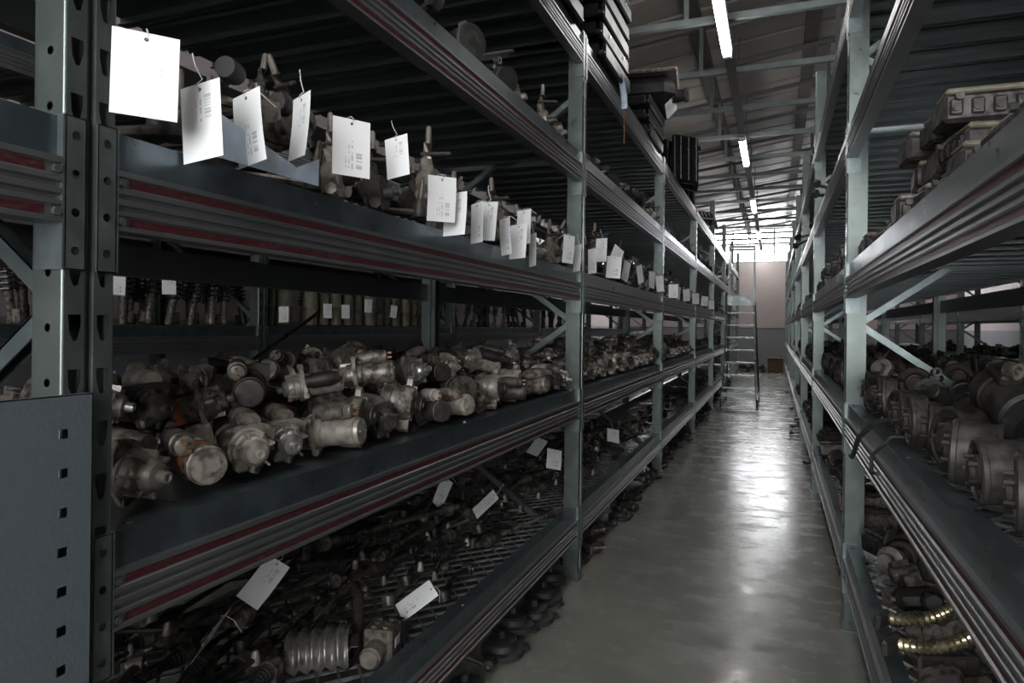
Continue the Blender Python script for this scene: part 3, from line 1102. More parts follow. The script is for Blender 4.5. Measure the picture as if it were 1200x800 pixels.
def P_bracket():
    a = MB().prismx([(-.09, 0), (.07, 0), (.1, .05), (.05, .09), (.0, .06), (-.06, .1), (-.11, .05)], -.03, .03)
    a.lathe([(-.05, .03), (.05, .03)], 12, (0, .02, .05))
    r = MB().bbox(0, -.06, .03, .12, .03, .03, .008)
    return Proto('engine_bracket', 'engine bracket', [('casting', a.mesh('casting', 'alu'), []), ('rib', r.mesh('rib', 'alu'), [])])


def P_puck(name='rubber_mount'):
    a = MB().lathe([(0, .08), (.01, .095), (.03, .095), (.035, .07), (.055, .06), (.07, .064), (.075, .04)], 18, d=(0, 0, 1))
    b = MB().lathe([(.07, .018), (.1, .016), (.105, .01)], 10, d=(0, 0, 1))
    c = MB().bbox(.09, 0, .015, .07, .05, .014, .005)
    return Proto(name, 'rubber mount', [('rubber_body', a.mesh('rubber_body', 'rubber'), []), ('stud', b.mesh('stud', 'iron'), []), ('lug', c.mesh('lug', 'black'), [])])


def P_tray():
    """black plastic cover panel, ribbed, with a turned-up rim"""
    a = MB().bbox(0, 0, .05, .62, .8, .028, .01)
    for i in range(5):
        a.bbox(0, -.3 + .15 * i, .068, .5, .02, .014, .004)
    e = MB().bbox(.3, 0, .07, .03, .74, .1, .012)
    e3 = MB().bbox(-.3, 0, .07, .03, .74, .1, .012)
    e2 = MB().bbox(0, -.4, .065, .56, .03, .085, .012)
    e4 = MB().bbox(0, .4, .065, .56, .03, .085, .012)
    d = MB().lathe([(0, .06), (.05, .055), (.06, .04)], 16, (.12, .1, .055), (0, 0, 1))
    cl = MB().cyl((.318, -.2, .08), (.325, -.2, .08), .012, n=10).cyl((.318, .18, .08), (.325, .18, .08), .012, n=10)
    return Proto('plastic_undertray', 'plastic cover', [('panel', a.mesh('panel', 'black'), []), ('side_rim', e.mesh('side_rim', 'gloss'), [('clip', cl.mesh('clip', 'zinc'))]),
                                                       ('side_rim', e3.mesh('side_rim', 'gloss'), []), ('end_rim', e2.mesh('end_rim', 'gloss'), []), ('end_rim', e4.mesh('end_rim', 'gloss'), []), ('duct', d.mesh('duct', 'black'), [])])


def P_airbox():
    a = MB().bbox(0, 0, .13, .5, .62, .26, .09)
    l = MB().bbox(0, 0, .275, .54, .66, .03, .014)
    n = MB().lathe([(0, .06), (.12, .055), (.13, .065), (.15, .065)], 16, (.2, -.05, .12), (1, -.2, 0))
    return Proto('air_filter_box', 'air filter box', [('box_shell', a.mesh('box_shell', 'gloss'), []), ('lid_rim', l.mesh('lid_rim', 'alu'), []), ('spout', n.mesh('spout', 'black'), [])])


def P_shroud():
    a = MB().bbox(0, 0, .24, .34, .05, .48, .012)
    b = []
    for i in range(3):
        b.append(('rib', MB().bbox(-.11 + .11 * i, -.04, .24, .02, .04, .44, .006).mesh('rib', 'black'), []))
    r = MB().lathe([(-.02, .12), (-.02, .14), (.05, .14), (.05, .12)], 20, (0, .03, .25), (0, 1, 0), caps=False)
    lug = MB().bbox(.19, 0, .38, .06, .02, .05, .006)
    return Proto('fan_shroud', 'fan shroud', [('panel', a.mesh('panel', 'gloss'), []), ('fan_ring', r.mesh('fan_ring', 'black'), []), ('lug', lug.mesh('lug', 'black'), [])] + b)


def P_manifold():
    """black intake manifold: plenum and four runners"""
    a = MB().tube([(-.05, -.2, .06), (-.05, -.1, .065), (-.05, .1, .065), (-.05, .2, .06)], .045, 12, rs=[.03, .045, .045, .035])
    ru = MB()
    for i in range(4):
        y = -.14 + .093 * i
        ru.tube([(-.04, y, .1), (.03, y, .15), (.1, y, .13), (.13, y, .06)], .022, 9)
    fl = MB().bbox(.13, 0, .045, .04, .38, .02, .006)
    th = MB().lathe([(0, .032), (.05, .032), (.052, .04), (.06, .04)], 14, (-.05, .2, .06), (0, 1, 0))
    return Proto('intake_manifold', 'intake manifold', [('plenum', a.mesh('plenum', 'black'), []), ('runner_set', ru.mesh('runner_set', 'black'), []), ('flange', fl.mesh('flange', 'alu'), []),
                                                        ('throttle_neck', th.mesh('throttle_neck', 'iron'), [])])


def P_strut(m1='iron'):
    """suspension strut standing on end"""
    b = MB().lathe([(0, .02), (.005, .028), (.3, .028), (.31, .02), (.32, .012), (.46, .012)], 12, d=(0, 0, 1))
    sp = []
    for i in range(57):
        a = i / 8 * 2 * PI
        sp.append((.052 * math.cos(a), .052 * math.sin(a), .2 + .24 * i / 56))
    s_ = MB().tube(sp, .008, 6)
    t = MB().lathe([(.44, .055), (.455, .065), (.47, .05), (.5, .02)], 14, d=(0, 0, 1))
    k_ = MB().bbox(.04, 0, .05, .05, .04, .09, .008)
    return Proto('shock_strut', 'shock absorber', [('damper', b.mesh('damper', m1), []), ('spring', s_.mesh('spring', 'black'), []), ('top_mount', t.mesh('top_mount', 'rubber'), []),
                                                   ('bracket', k_.mesh('bracket', m1), [])])


def P_canister():
    b = MB().lathe([(0, .05), (.01, .065), (.14, .068), (.145, .072), (.155, .072), (.16, .068), (.3, .062), (.33, .04), (.36, .022), (.38, .022)], 16, d=(0, 0, 1))
    c = MB().lathe([(.38, .028), (.41, .028)], 10, d=(0, 0, 1))
    h = MB().tube([(.06, 0, .1), (.1, 0, .14), (.1, 0, .24), (.06, 0, .28)], .01, 7)
    return Proto('plastic_reservoir', 'reservoir', [('tank', b.mesh('tank', 'beige'), []), ('cap', c.mesh('cap', 'black'), []), ('side_pipe', h.mesh('side_pipe', 'black'), [])])


def P_abs():
    a = MB().bbox(0, 0, .055, .11, .1, .11, .008)
    for i in range(3):
        for j in range(2):
            a.cyl((-.03 + .03 * i, -.02 + .04 * j, .11), (-.03 + .03 * i, -.02 + .04 * j, .118), .009, n=8)
    m_ = MB().lathe([(.05, .036), (.12, .036), (.125, .03), (.13, .028)], 18, (0, 0, .05))
    c = MB().bbox(-.075, 0, .05, .04, .11, .1, .008)
    l = MB().bbox(.0, .052, .06, .05, .002, .03, .0005)
    return Proto('brake_pump', 'brake pump', [('valve_body', a.mesh('valve_body', 'alu'), []), ('motor', m_.mesh('motor', 'alu_light'), []), ('control_unit', c.mesh('control_unit', 'black'), []),
                                              ('sticker', l.mesh('sticker', 'tie'), [])])


# ------------------------------------------------------------ filling the shelves
ST = [P_starter('alu', 'alu_light', 'alu'), P_starter('alu_light', 'alu_bright', 'alu'), P_starter('iron', 'alu', 'rust'), P_starter('alu', 'alu_bright', 'iron', 'red'),
      P_starter('alu_light', 'alu_light', 'iron')]
ST += [P_starter('iron', 'iron', 'alu_light'), P_starter('alu', 'alu', 'alu', 'orange')]
ST_ADJ = ['dusty grey', 'pale grey', 'dark oily', 'red-marked', 'chalky beige', 'blackened', 'orange-marked']
AL = [P_alternator(), P_alternator('alu_light', 'alu')]
AL_ADJ = ['grimy', 'pale dusty']
LZ = [z + TOP + .004 for z in LV]      # shelf tops
PL = ['first', 'second', 'third', 'fourth', 'fifth', 'sixth', 'seventh']   # bays counted from the camera
cnt = {}


def lay(protos, n_of, bay_y, x_of, z, bay, group, row_word, dy, jit=.02, rot=None, y_off=0.06, sc=(.95, 1.1), face=0, skip=None, rise=.06, xmax=None):
    """a row of things along a shelf; protos: [(kind, describing words)]"""
    for i in range(n_of):
        y = bay_y + y_off + dy * (i + .5) + R.uniform(-jit, jit)
        x = x_of + R.uniform(-jit, jit)
        if skip and skip(x, y):
            continue
        for attempt in range(5):            # try another kind, turn or size where this one finds no room
            p, adj = R.choice(protos)
            rt = rot() if rot else (R.uniform(-.3, .3), R.uniform(-.05, .12), face + R.uniform(-.4, .4))
            scl = R.uniform(*sc) * (1 - .05 * attempt)
            if p.place((x, y, z), rt, '%s %s, %s from post %s, %s' % (adj, p.cat, ORD[i], row_word, bay), group, scl, ybounds=(bay_y + .012, bay_y + BAY - PW - .012), rise=rise, xmax=xmax):
                break


def yb(k, base=YL):
    return base + k * BAY + PW


def flat(a=.35, base=0.0, tilt=.08):
    return lambda: (R.uniform(-tilt, tilt), R.uniform(-tilt, tilt), base + R.uniform(-a, a))


def anyhow():
    return (R.uniform(-.6, .6), R.uniform(-.5, .5), R.uniform(-PI, PI))


# --- waist-high shelf of the tagged rack: starter motors and alternators
MIX = list(zip(ST, ST_ADJ)) + list(zip(AL, AL_ADJ))
zz = LZ[1]
MANI = P_manifold()
for k in range(7):
    g = 'starter motors and alternators in the %s waist-high bay' % PL[k]
    bay = '%s waist-high bay' % PL[k]
    if k == 0:
        for j, (w_, x_) in enumerate((('in front row', -1.175), ('in second row', -1.44), ('in third row', -1.66), ('in fourth row', -1.87))):
            lay(MIX, 20, yb(k), x_, zz, bay, g, w_, .147, jit=.01, sc=(.86, 1.0), rot=lambda: (R.uniform(-.6, .6), R.uniform(-.05, .15), R.choice((0, 0, 0, PI)) + R.uniform(-.55, .55)), rise=.03)
        lay(MIX, 18, yb(k), -1.31, zz + .05, bay, g, 'on upper front row', .16, rise=.09, sc=(.8, .95), rot=lambda: (R.uniform(-1, 1), R.uniform(-.3, .3), R.choice((0, 0, PI)) + R.uniform(-.9, .9)))
        lay(MIX, 16, yb(k), -1.55, zz + .05, bay, g, 'on upper middle row', .17, rot=anyhow, rise=.09, sc=(.8, .95))
        lay(MIX, 15, yb(k), -1.78, zz + .05, bay, g, 'on upper back row', .19, rot=anyhow, rise=.08, sc=(.8, .95))
    elif k < 3:
        for w_, x_ in (('in front row', -1.175), ('in second row', -1.44), ('in third row', -1.66))[:4 - k]:
            lay(MIX, 16, yb(k), x_, zz, bay, g, w_, .182, jit=.012)
        lay(MIX, 15, yb(k), -1.36, zz + .08, bay, g, 'on upper front row', .19)
    else:
        lay(MIX, 9, yb(k), -1.26, zz, bay, g, 'in front row', .32)
    if k < 3:
        lay([(MANI, 'black')], 6, yb(k), -1.96, zz, bay, 'black manifolds behind the starter motors', 'at the back', .48, rot=flat(.2, PI / 2 * 0), y_off=.1)

# --- lowest shelf: rods, racks, shafts lying lengthwise on the mesh
SH = [(P_shaft(.75, 'alu'), 'long grey'), (P_shaft(.6, 'rust'), 'rusty'), (P_wiper('alu_light'), 'pale grey'), (P_wiper('iron', .55), 'dark'), (P_rail(.62), 'long dark'), (P_shaft(.68, 'alu'), 'dull grey'),
      (P_link('alu_light', .42), 'dusty grey'), (P_link('iron', .38), 'dark')]
zz = LV[0] + BH + .017
LONG = flat(.22, PI / 2, .05)
clear = lambda x, y: x > -1.42 + (.0 if y > 3.9 else 0) and 1.5 < y < 2.35
for k in range(5):
    bay = '%s lowest bay' % PL[k]
    g = 'rods and shafts in the %s lowest bay' % PL[k]
    nx = (10, 7, 3, 2, 2)[k]
    for j in range(nx):
        lay(SH, 4, yb(k), -1.27 - .083 * j, zz, bay, g, 'in %s row' % ORD[j], .72, jit=.03, rot=LONG, y_off=.1, sc=(.85, 1.0), skip=clear if k == 0 else None)
    for j in range((8, 5, 2, 1, 0)[k]):
        lay(SH, 4, yb(k), -1.34 - .1 * j, zz + .04, bay, g, 'on %s upper row' % ORD[j], .7, jit=.04, rot=flat(.45, PI / 2, .08), y_off=.12, sc=(.8, 1.0), skip=clear if k == 0 else None)
    for j in range((3, 2, 0, 0, 0)[k]):
        lay(SH, 4, yb(k), -1.62 - .12 * j, zz + .1, bay, g, 'on %s top row' % ORD[j], .7, jit=.05, rot=flat(.7, PI / 2, .12), y_off=.12, sc=(.8, 1.0))

ABS = P_abs()
ABS.place((-1.22, 1.97, zz), (0, 0, -1.35), 'grey brake pump with round motor, lying on the mesh by a printed tag', 'brake pumps')
hs = thing('heat_shield', 'shiny corrugated heat shield lying on the lowest shelf beside the brake pump', 'heat shield', (-1.36, 1.82, zz + .06), (.5, -.1, .45))
mb = MB()
nu, nv = 36, 6
vs_, fs_ = [], []
for i in range(nu + 1):
    for j in range(nv + 1):
        u, v = i / nu, j / nv
        vs_.append((u * .2 - .1, (v - .5) * .16, .07 + .012 * math.sin(u * 2 * PI * 5) - .09 * (2 * v - 1) ** 2 * .6))
for i in range(nu):
    for j in range(nv):
        a = i * (nv + 1) + j
        fs_.append((a, a + nv + 1, a + nv + 2, a + 1))
mb.add(vs_, fs_)
o = link('corrugated_sheet', mb.mesh('corrugated_sheet', 'alu_bright', 60), hs)
md = o.modifiers.new('thickness', 'SOLIDIFY')
md.thickness = .002
link('mounting_lug', MB().bbox(.11, 0, .03, .04, .05, .006, .002).mesh('mounting_lug', 'iron'), hs)
hb = thing('curved_pipe_bracket', 'rusty brown curved bracket standing up among the rods on the lowest shelf', 'bracket', (-1.42, 2.0, zz))
link('curved_arm', MB().tube([(-.05, .12, .13), (.0, .1, .17), (.05, .05, .15), (.09, -.01, .09), (.12, -.06, .03), (.13, -.12, .012)], .018, 9, .7).mesh('curved_arm', 'rust', 60), hb)
link('end_plate', MB().bbox(.13, -.14, .012, .05, .06, .01, .003).mesh('end_plate', 'iron'), hb)
rd = thing('long_thin_rod', 'long thin grey rod lying across the rods in front of the rusty bracket', 'rod', (0, 0, 0))
link('rod_shank', MB().tube([(-1.5, 2.18, zz + .13), (-1.42, 1.5, zz + .04)], .006, 7).mesh('rod_shank', 'alu', 60), rd)
link('rod_eye', MB().lathe([(-.008, .014), (.008, .014)], 10, (-1.5, 2.19, zz + .13), (1, 0, 0)).mesh('rod_eye', 'alu', 60), rd)

# --- tag-lined shelf: suspension arms and knuckles
AR = [(P_arm(), 'rusty'), (P_arm('alu'), 'grey'), (P_knuckle(), 'grey'), (P_knuckle('rust'), 'rusty'), (P_link('alu', .3), 'grey'), (P_knuckle('alu_light'), 'pale')]
zz = LZ[2]
for k in range(-1, 7):
    nm = 'nearest' if k < 0 else PL[k]
    bay = '%s tag-lined bay' % ('half-hidden' if k < 0 else PL[k])
    g = 'suspension parts in the %s tag-lined bay' % ('half-hidden' if k < 0 else PL[k])
    if k < 0:
        lay(AR, 4, yb(k) + 2.0, -1.3, zz, bay, g, 'in front row', .25, rot=flat(.5))
        continue
    n = (15, 15, 12, 10, 8, 6, 6)[k]
    lay(AR, n, yb(k), -1.13, zz, bay, g, 'in front row', 2.9 / n, rot=flat(.45), y_off=.08, rise=.12, xmax=-1.075)
    if k < 3:
        lay(AR, n, yb(k), -1.42, zz, bay, g, 'in second row', 2.9 / n, rot=flat(.6), y_off=.08)
        lay(AR, n, yb(k), -1.27, zz + .05, bay, g, 'on upper row', 2.9 / n, rot=anyhow, y_off=.08, sc=(.8, 1), rise=.1, xmax=-1.085)

# --- high shelf and top shelf
HI = [(P_link('iron', .3), 'dark'), (P_link('alu', .25), 'grey'), (P_caliper(), 'dark rusty'), (AR[2][0], 'grey'), (P_bracket(), 'grey'), (P_arm('iron'), 'dark'), (P_compressor(), 'black')]
zz = LZ[3]
for k in range(7):
    bay = '%s high bay' % PL[k]
    n = (13, 13, 10, 8, 6, 6, 6)[k]
    lay(HI, n, yb(k), -1.17, zz, bay, 'mixed parts in the %s high bay' % PL[k], 'in front row', 2.9 / n, rot=lambda: (R.uniform(-.3, .3), R.uniform(-.3, .3), R.uniform(-1.2, 1.2)), y_off=.08)
    if k < 3:
        lay(HI, n, yb(k), -1.42, zz, bay, 'mixed parts in the %s high bay' % PL[k], 'in second row', 2.9 / n, rot=flat(1.4), y_off=.08, sc=(1.0, 1.2))
zz = LZ[4]
UT = P_tray()
for si, (sx, sy, n) in enumerate(((-1.36, 3.4, 10), (-1.345, 4.62, 10), (-1.36, 6.45, 3))):
    for i in range(n):
        UT.place((sx + R.uniform(-.012, .012), sy + R.uniform(-.012, .012), zz + .127 * i), (0, 0, R.choice((0, PI)) + R.uniform(-.03, .03)),
                 'glossy black plastic cover, %s from bottom of the %s, top shelf' % (ORD[i], ('stack above the second post', 'stack beyond the second post', 'low stack under rounded box')[si]),
                 'black plastic covers on the top shelf')
AB = P_airbox()
AB.place((-1.2, 6.75, zz + .127 * 3 + .01), (0, 0, .1), 'rounded black air filter box with pale lid rim, top shelf of the tagged rack', 'air filter boxes', 1.1)
FS = P_shroud()
for i in range(14):
    if i in (8, 9, 10):
        continue
    FS.place((-1.02 - .3 * (i % 2), 8.3 + .2 * i, zz), (0, R.uniform(-.05, .05), R.uniform(.8, 1.3)),
             'glossy black upright fan shroud, %s in the line beyond the rounded box' % ORD[i], 'upright fan shrouds on the top shelf', R.uniform(1.0, 1.45))
for i in range(3):
    MANI.place((-1.15, 11.4 + .5 * i, zz), (R.uniform(-.3, .3), 0, R.uniform(-.5, .5)), 'black manifold, %s beyond the fan shrouds on the top shelf' % ORD[i], 'manifolds on the top shelf', 1.1)
vf = thing('plastic_film', 'pale violet film sticking out of the black cover stack', 'film')
mbv = MB()
vv, ff = [], []
for i in range(9):
    for j in range(4):
        vv.append((-1.06 + .1 * j / 3 - .05, 4.1 + .42 * i / 8, zz + .78 + .03 * math.sin(i * .8) - .05 * (j / 3) ** 2))
for i in range(8):
    for j in range(3):
        a = i * 4 + j
        ff.append((a, a + 4, a + 5, a + 1))
mbv.add(vv, ff)
link('sheet', mbv.mesh('sheet', 'purple', 60), vf)
bs = thing('loose_strap', 'pale blue-grey strap hanging over the top shelf edge beneath the black covers', 'strap')
link('strap_band', MB().tube([(-1.1, 4.55, zz + .02), (-1.05, 4.62, zz + .05), (-1.035, 4.75, zz + .03), (-1.03, 4.83, zz - .06), (-1.03, 4.85, zz - .15)], .022, 8, .3).mesh('strap_band', 'tape', 60), bs)
link('strap_tail', MB().tube([(-1.03, 4.85, zz - .15), (-1.032, 4.86, zz - .4)], .004, 5).mesh('strap_tail', 'copper', 60), bs)

# --- tags: top hole at the origin, the sheet hangs down
TW, TH = .105, .148


def tag_mesh(m, bend=0.0):
    vs_, fs_, uv = [], [], []
    n = 6
    for side in (0, 1):
        for i in range(n + 1):
            v = i / n
            for u in (0, 1):
                vs_.append(((u - .5) * TW, (-.0004 if side == 0 else .0004) + bend * (v ** 2), .012 - TH * v))
                uv.append((u, 1 - v) if side == 0 else (.05, .95))
    for i in range(n):
        a = 2 * i
        fs_.append((a, a + 2, a + 3, a + 1))
        b = 2 * (n + 1) + 2 * i
        fs_.append((b, b + 1, b + 3, b + 2))
        fs_ += [(a, b, b + 2, a + 2), (a + 1, a + 3, b + 3, b + 1)]
    N0 = 2 * (n + 1)
    fs_ += [(0, 1, N0 + 1, N0), (2 * n, N0 + 2 * n, N0 + 2 * n + 1, 2 * n + 1)]
    return MB().add(vs_, fs_).mesh('sheet', m, 0, uv)


TAGM = [tag_mesh('tag'), tag_mesh('tag_b'), tag_mesh('tag', .012), tag_mesh('tag_b', -.01), tag_mesh('tag_plain')]
HOLE = MB().cyl((0, -.0012, 0), (0, .0012, 0), .0035, n=10).mesh('punched_hole', 'black')
TIES = [MB().tube([(0, -.002, -.002), (.002, -.006, .012), (.0, .004, .02), (0, .03, .022), (-.002, .07, .0)], .0013, 6).mesh('tie', 'tie', 60),
        MB().tube([(0, -.002, -.002), (-.002, -.005, .01), (.004, .003, .02), (-.01, .0, .05), (-.016, .0, .075)], .0013, 6).mesh('tie', 'tie', 60)]
TAGP = Proto('paper_tag', 'tag', [])


def tag(x, y, z, th, roll, label, group, i, pitch=0.0, sc=1.0):
    if pitch < -.35:                        # a lying tag rests on the parts under it
        TAGP.pts = [v.co.copy() for v in TAGM[0].vertices]
        TAGP.polys = [list(p.vertices) for p in TAGM[0].polygons]
        x, y, z = TAGP.fit((x, y, z - .06), (pitch, roll, th + PI / 2), sc, None, .4) or (x, y, z)
    r = thing('paper_tag', label, 'tag', (x, y, z), (pitch, roll, th + PI / 2), group)
    link('sheet', TAGM[i % 4 if i != 4 else 4], r)
    link('punched_hole', HOLE, r)
    link('tie', TIES[i % 2], r)
    r.scale = (sc,) * 3
    return r


def tag_at(y, zc, wd, sgn, tilt, label, group, i, x=-1.03, sc=1.0):
    """wd: width as seen from the aisle's camera end; sgn: which way the tag is turned"""
    phi = math.atan2(-y, -x)
    al = math.acos(max(.05, min(1, wd / (TW * sc))))
    tag(x, y, zc + (TH / 2 - .012) * sc, phi + sgn * al, tilt, label, group, i, sc=sc)


G3 = 'white tags hanging over the tag-lined shelf'
TG = [(.87, 1.932, .105, 1, .02, 'large plain white tag hanging beside the first post, biggest in view'),
      (.989, 1.884, .068, -1, -.08, 'white tag second from the first post, slightly turned'),
      (1.11, 1.906, .052, -1, -.06, 'white tag third from the first post, turned sideways with printed lines'),
      (1.286, 1.957, .038, -1, .03, 'narrow-looking white tag fourth from the first post, above the pale blue sheet'),
      (1.486, 1.959, .095, 1, .0, 'white tag fifth from the first post, facing the aisle entrance squarely'),
      (1.706, 1.987, .064, -1, -.1, 'smaller tilted white tag sixth from the first post, raised higher'),
      (2.0, 1.919, .093, 1, -.02, 'white tag seventh from the first post, front one of an overlapping pair'),
      (2.103, 1.884, .076, -1, .0, 'white tag eighth from the first post, rear one of an overlapping pair'),
      (2.283, 1.881, .044, -1, .02, 'white tag ninth from the first post, seen nearly edge-on'),
      (2.394, 1.904, .066, -1, .12, 'white tag tenth from the first post, leaning'),
      (2.554, 1.865, .042, -1, .0, 'white tag eleventh from the first post, narrow and low'),
      (2.721, 1.865, .070, -1, .0, 'white tag twelfth from the first post, bright, before two others'),
      (2.783, 1.936, .060, -1, .04, 'white tag thirteenth from the first post, highest of its cluster'),
      (2.898, 1.847, .031, -1, .0, 'white tag fourteenth from the first post, lowest and narrow'),
      (3.484, 1.916, .059, 1, .0, 'greyish white tag just before the second post'),
      (3.66, 1.885, .038, -1, .0, 'narrow white tag touching the second post'),
      (3.974, 1.898, .051, -1, .0, 'white tag first beyond the second post'),
      (4.206, 1.99, .070, -1, .05, 'white tag second beyond the second post, raised'),
      (4.578, 1.913, .099, 1, .04, 'white tag third beyond the second post, facing out'),
      (4.72, 1.99, .072, 1, .5, 'tilted white tag fourth beyond the second post'),
      (5.01, 1.918, .05, -1, .35, 'slanting white tag fifth beyond the second post'),
      (5.484, 1.93, .045, 1, -.3, 'slanting white tag sixth beyond the second post'),
      (6.096, 1.93, .05, -1, .2, 'white tag seventh beyond the second post'),
      (6.5, 1.92, .07, 1, -.1, 'white tag last before the third post'),
      (7.466, 1.901, .10, 1, .0, 'cream white tag first beyond the third post'),
      (7.9, 1.90, .05, -1, .2, 'white tag second beyond the third post'),
      (8.6, 1.91, .08, 1, -.15, 'white tag third beyond the third post'),
      (9.664, 1.911, .09, 1, .0, 'white tag last before the fourth post'),
      (11.01, 1.93, .10, 1, .1, 'white tag midway between fourth and fifth posts'),
      (12.2, 1.91, .09, 1, .0, 'white tag just before the fifth post')]
for i, (y, z, wd, sg, ti, lab) in enumerate(TG):
    tag_at(y, z, wd, sg, ti, lab, G3, 4 if i == 0 else i % 4, sc=.8 if i == 5 else 1.0)
pb = thing('blue_sheet', 'pale bluish paper sheet lying along the shelf edge behind the hanging tags', 'paper')
link('paper', MB().add([(-1.036, 1.02, 1.83), (-1.036, 1.36, 1.835), (-1.036, 1.36, 1.90), (-1.036, 1.28, 1.862), (-1.036, 1.02, 1.925),
                        (-1.039, 1.02, 1.83), (-1.039, 1.36, 1.835), (-1.039, 1.36, 1.90), (-1.039, 1.28, 1.862), (-1.039, 1.02, 1.925)],
                       [(0, 1, 2, 3, 4), (9, 8, 7, 6, 5), (0, 5, 6, 1), (1, 6, 7, 2), (2, 7, 8, 3), (3, 8, 9, 4), (4, 9, 5, 0)]).mesh('paper', 'tape', 0), pb)
z1 = LV[0] + BH + .017
for i, (x, y, z, rz, rx, lab) in enumerate(((-1.16, 2.2, z1 + .13, -.75, -1.0, 'white tag lying beside the brake pump on the lowest shelf'),
                                            (-1.33, 3.2, z1 + .17, -.9, -.8, 'white tag resting on rods, midway along the lowest shelf'),
                                            (-1.55, 3.1, z1 + .25, -.6, -.4, 'white tag standing against rods behind the midway one'),
                                            (-1.47, 1.74, z1 + .19, -.2, -.7, 'white tag behind the thin rod at the lowest shelf'),
                                            (-1.48, 1.52, z1 + .2, -1.3, -.6, 'white tag lowest in view, behind the heat shield'),
                                            (-1.6, 4.75, z1 + .22, -.3, -.8, 'grey tag first beyond the second post on the lowest shelf'),
                                            (-1.42, 4.5, z1 + .2, .5, -.7, 'grey slanting tag beside the second post on the lowest shelf'),
                                            (-1.3, 5.8, z1 + .18, .4, -.8, 'small slanting tag deep in the second lowest bay'))):
    tag(x, y, z, rz - PI / 2 + PI / 2 * 0, 0.2, lab, 'tags lying on the lowest shelf', i, pitch=rx)
tag(.76, 2.72, 1.365, -1.1, 0.0, 'white tag standing out among the brake drums, opposite rack', 'tags on the opposite rack', 0, pitch=-1.3)

# --- second rack behind: struts and beige reservoirs
STRT = [(P_strut(), 'dark'), (P_strut('alu'), 'grey'), (HI[0][0], 'dark')]
CAN = [(P_canister(), 'yellowed beige'), (P_canister(), 'pale beige')]
lean = lambda: (R.uniform(-.2, .35), R.uniform(-.15, .15), R.uniform(-PI, PI))
for i in range(2):
    lay(STRT[:2], 18, yb(0), -3.6 - .16 * i, 1.31 + TOP, 'near bay of the rack behind', 'struts on the rack behind', 'in %s row' % ORD[i], .16, rot=lean, sc=(.75, .95))
lay(CAN, 17, yb(1), -3.6, 1.31 + TOP, 'second bay of the rack behind', 'reservoirs on the rack behind', 'in front row', .172, rot=lambda: (R.uniform(-.05, .05), R.uniform(-.05, .05), R.uniform(-PI, PI)), y_off=.05, sc=(.9, 1.15))
lay(STRT[:2], 17, yb(1), -3.8, 1.31 + TOP, 'second bay of the rack behind', 'struts on the rack behind', 'in second row', .172, rot=lean, sc=(.75, .95))
for k in (2, 3):
    lay(STRT[:2], 12, yb(k), -3.62, 1.31 + TOP, '%s bay of the rack behind' % PL[k], 'struts on the rack behind', 'in front row', .24, rot=lean, sc=(.75, .95))
BLKT = P_tray()
for k in range(-1, 3):
    for j in range(3):
        lay([(UT, 'black')], 3, yb(k), -3.9, 2.01 + TOP + .126 * j, '%s bay of the rack behind' % ('half-hidden' if k < 0 else PL[k]), 'covers on the rack behind', 'in %s layer' % ORD[j], .95, rot=flat(.05), sc=(.95, 1))
for i, (y, z) in enumerate(((2.738, 1.70), (3.08, 1.72), (4.117, 1.56), (4.65, 1.6), (4.9, 1.6), (5.25, 1.66), (5.7, 1.62))):
    tag(-3.44, y, z + .06, -.3, R.uniform(-.1, .1), 'small white tag %s from the near end of the rack behind' % ORD[i], 'tags on the rack behind', i, sc=.8)

# --- opposite rack (facing the other way: rotated half a turn)
BD = [(P_drum('iron', .085, .07), 'grimy brown'), (P_drum('iron', .09, .055), 'dark'), (P_drum('iron', .078, .1), 'thick dark')]
CP = [(P_compressor(), 'black'), (P_caliper(), 'dark'), (P_turbo(), 'rusty')]
zz = LZ[1]
for k in range(-1, 6):
    nm = PL[k + 1]
    bay = '%s waist bay, opposite rack' % nm
    n = (15, 15, 12, 10, 8, 7, 6)[k + 1]
    lay(BD, n, yb(k, YR), .40, zz, bay, 'brake drums in the %s bay of the opposite rack' % nm, 'in front row', 2.9 / n,
        rot=lambda: (R.uniform(-.05, .05), 0, PI / 2 + R.uniform(-.3, .35)), sc=(.9, 1.0), y_off=.05)
    if k < 2:
        lay(CP, 13, yb(k, YR), .56, zz + .06, bay, 'compressors in the %s bay of the opposite rack' % nm, 'on upper row', .22, rot=anyhow, sc=(.95, 1.15))
        for j in range(5):
            lay(CP, 13, yb(k, YR), .70 + .16 * j, zz, bay, 'compressors in the %s bay of the opposite rack' % nm, 'in %s row' % ORD[j + 1], .22,
                rot=lambda: (R.uniform(-.3, .3), R.uniform(-.3, .3), R.uniform(-PI, PI)), sc=(.95, 1.15))
zz = LV[0] + TOP
MX = [(P_block('iron', 'iron'), 'dark'), (P_turbo(), 'rusty'), (P_bracket(), 'grey'), (P_caliper(), 'dark rusty'), (P_block('alu', 'rust'), 'grey')]
EG = P_egr()
for k in range(-1, 3):
    nm = PL[k + 1]
    bay = '%s lowest bay, opposite rack' % nm
    for j in range((4, 2, 1, 1)[k + 1]):
        lay(MX, (13, 12, 9, 7)[k + 1], yb(k, YR), .50 + .2 * j, zz, bay, 'engine parts in the %s lowest bay of the opposite rack' % nm, 'in %s row' % ORD[j], 2.9 / (13, 12, 9, 7)[k + 1],
            rot=lambda: (R.uniform(-.25, .25), R.uniform(-.25, .25), R.uniform(-PI, PI)), y_off=.05)
EG.place((.52, 2.44, zz + .12), (.05, .1, -.55), 'brassy exhaust pipe with bellows, lying across the lowest shelf, opposite rack', 'exhaust gas pipes', 1.1)
EG.place((.52, 2.2, zz + .12), (.1, .05, -.8), 'second brassy exhaust pipe, closest to the camera, lowest shelf, opposite rack', 'exhaust gas pipes', 1.1)
